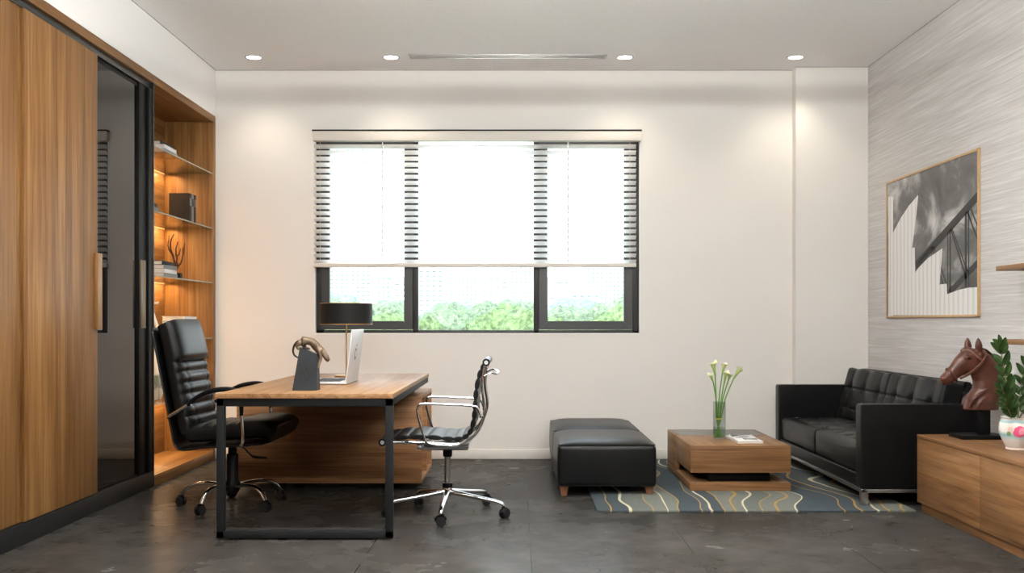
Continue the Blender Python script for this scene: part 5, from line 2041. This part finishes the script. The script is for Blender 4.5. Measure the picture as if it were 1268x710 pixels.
def facade_mat(name, wall, win_, sx_, sz_, frac=.5):
    m, nt, b = new_mat(name)
    L = nt.links
    tc = N(nt, 'ShaderNodeTexCoord')
    br = N(nt, 'ShaderNodeTexBrick')
    mp = N(nt, 'ShaderNodeMapping')
    mp.inputs['Rotation'].default_value = (pi / 2, 0, 0)
    L.new(tc.outputs['Object'], mp.inputs['Vector'])
    L.new(mp.outputs[0], br.inputs['Vector'])
    br.offset = 0
    br.inputs['Scale'].default_value = 1
    br.inputs['Brick Width'].default_value = sx_
    br.inputs['Row Height'].default_value = sz_
    br.inputs['Mortar Size'].default_value = sz_ * frac * .5
    br.inputs['Mortar Smooth'].default_value = 0
    br.inputs['Color1'].default_value = (*win_, 1)
    br.inputs['Color2'].default_value = (*[min(1, c * 1.5) for c in win_], 1)
    br.inputs['Mortar'].default_value = (*wall, 1)
    L.new(br.outputs['Color'], b.inputs['Base Color'])
    b.inputs['Roughness'].default_value = .7
    return m


FM = [facade_mat('pale_facade', (.72, .74, .76), (.10, .16, .17), 4.0, 3.1, .62), facade_mat('warm_facade', (.72, .68, .62), (.16, .18, .20), 5, 3.2, .6),
      facade_mat('blue_facade', (.62, .70, .76), (.14, .22, .26), 3.2, 3.2, .5)]  # pale walls also carry the white haze of distance
M['roof'] = plain('pale_roof', (.45, .42, .42), .8)
bdefs = [  # px left, px right, distance, top py, material, label
    (407, 460, 760, 180, 0, 'tall pale apartment tower seen through the left casement'),
    (372, 398, 820, 200, 2, 'tall bluish tower hidden behind the left wall edge'),
    (464, 480, 700, 344, 2, 'small bluish block right of the tall apartment tower'),
    (482, 512, 560, 352, 1, 'low warm-grey block near the left casement frame'),
    (519, 548, 640, 336, 0, 'pale block at the left end of the middle pane'),
    (552, 590, 780, 326, 2, 'bluish block left of centre in the middle pane'),
    (596, 628, 700, 340, 1, 'warm-grey block right of centre in the middle pane'),
    (632, 664, 880, 318, 0, 'pale tower by the right mullion'),
    (672, 704, 620, 346, 1, 'warm-grey block at the left of the right casement'),
    (708, 742, 540, 362, 0, 'long low pale block in the middle of the right casement'),
    (730, 776, 760, 332, 2, 'bluish block behind the long low one in the right casement'),
    (782, 840, 690, 310, 0, 'pale tower beyond the right edge of the window'),
    (300, 350, 640, 330, 1, 'warm-grey block beyond the left edge of the window')]
for x0_, x1_, dist, ty, mi_, lab in bdefs:
    s_ = dist / 1232.8
    X0, X1 = (x0_ - 642) * s_, (x1_ - 642) * s_
    zt_ = 1.13 - (ty - 400) * s_
    o = thing('apartment_building', lab, 'building', ((X0 + X1) / 2, dist, GZ), 0, 'apartment blocks of the city beyond the window')
    MB().box(X0, X1, dist, dist + 22, GZ, zt_).build('facade', FM[mi_], o)
    m = MB().box(X0 - .3, X1 + .3, dist - .3, dist + 22.3, zt_, zt_ + 1)
    m.box(X0 * .6 + X1 * .4, X0 * .4 + X1 * .6, dist + 6, dist + 13, zt_ + 1, zt_ + 4.5)
    m.build('roof', 'roof', o)

def foliage(name, c, lo, hi):
    m, nt, b = new_mat(name)
    tc = N(nt, 'ShaderNodeTexCoord')
    n = N(nt, 'ShaderNodeTexNoise', Scale=2.6, Detail=6.0, Roughness=.75)
    nt.links.new(tc.outputs['Object'], n.inputs['Vector'])
    g = lambda k_: tuple(x * k_ for x in c)
    r = ramp(nt, [(.36, g(lo)), (.5, g(1)), (.66, g(hi))])
    nt.links.new(n.outputs['Fac'], r.inputs['Fac'])
    nt.links.new(r.outputs[0], b.inputs['Base Color'])
    b.inputs['Roughness'].default_value = .8
    return m


TM = [foliage('foliage_light_green', (.11, .165, .062), .35, 2.0), foliage('foliage_mid_green', (.125, .17, .10), .4, 1.9), foliage('foliage_haze_green', (.16, .215, .20), .5, 1.7)]  # farthest trees have distance haze mixed into their green
M['bark'] = plain('tree_bark', (.12, .09, .07), .9, var=.2)
rnd = random.Random(5)
rows = [(46, 3.3, 386, 'nearest'), (58, 3.8, 380, 'second'), (73, 4.4, 374, 'middle'), (92, 5.2, 368, 'fourth'), (116, 6.0, 363, 'farthest')]
ords = ['leftmost', 'second from the left', 'third from the left', 'fourth from the left', 'third from the right', 'second from the right', 'rightmost']
for ri, (dist, cr_, top, rn) in enumerate(rows):
    xa, xb_ = (372 - 642) * dist / 1232.8, (815 - 642) * dist / 1232.8
    cnt = max(2, min(7, int((xb_ - xa) / (2.55 * cr_)) + 1))
    for i in range(cnt):
        xs = xa + (xb_ - xa) * (i + .25 + .5 * (ri % 2)) / cnt
        yy = dist + (i % 2) * 2.0
        zt_ = 1.13 - (top + rnd.uniform(-7, 7) - 400) * yy / 1232.8
        name_ = ords[i] if cnt == 7 else (ords[i] if i < cnt - 1 else 'rightmost')
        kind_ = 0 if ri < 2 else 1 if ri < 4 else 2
        o = thing('tree', '%s leafy park tree, %s in the %s row beyond the window' % (['light green', 'mid green', 'haze-tinted green'][kind_], name_, rn), 'tree', (xs, yy, GZ), 0, 'park trees beyond the window')
        m = MB()
        for k_ in range(16):
            a_ = rnd.uniform(0, 2 * pi)
            rr = rnd.uniform(.25, .62) * cr_ if k_ else 0
            r_ = rnd.uniform(.26, .40) * cr_ if k_ else .6 * cr_
            b2 = bmesh.new()
            bmesh.ops.create_icosphere(b2, subdivisions=4 if ri < 3 else 3, radius=r_)
            of = Vector((rnd.uniform(0, 50), rnd.uniform(0, 50), 0))
            for v_ in b2.verts:
                d_ = v_.co.normalized()
                v_.co += d_ * (noise.fractal(v_.co * 2.4 + of, .7, 2.2, 4) * .42)
            dz = 0 if k_ == 0 else (1 - (rr / cr_) ** 2) * .4 * cr_ - rnd.uniform(0, 1.2) * cr_ * .8
            bmesh.ops.translate(b2, vec=(xs + rr * cos(a_), yy + rr * sin(a_), zt_ - .65 * cr_ + dz * .6), verts=b2.verts)
            m.merge(b2)
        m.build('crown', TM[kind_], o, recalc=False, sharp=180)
        MB().cyl((xs, yy, GZ), (xs, yy, zt_ - cr_ * .9), .32, .2, seg=10).build('trunk', 'bark', o)
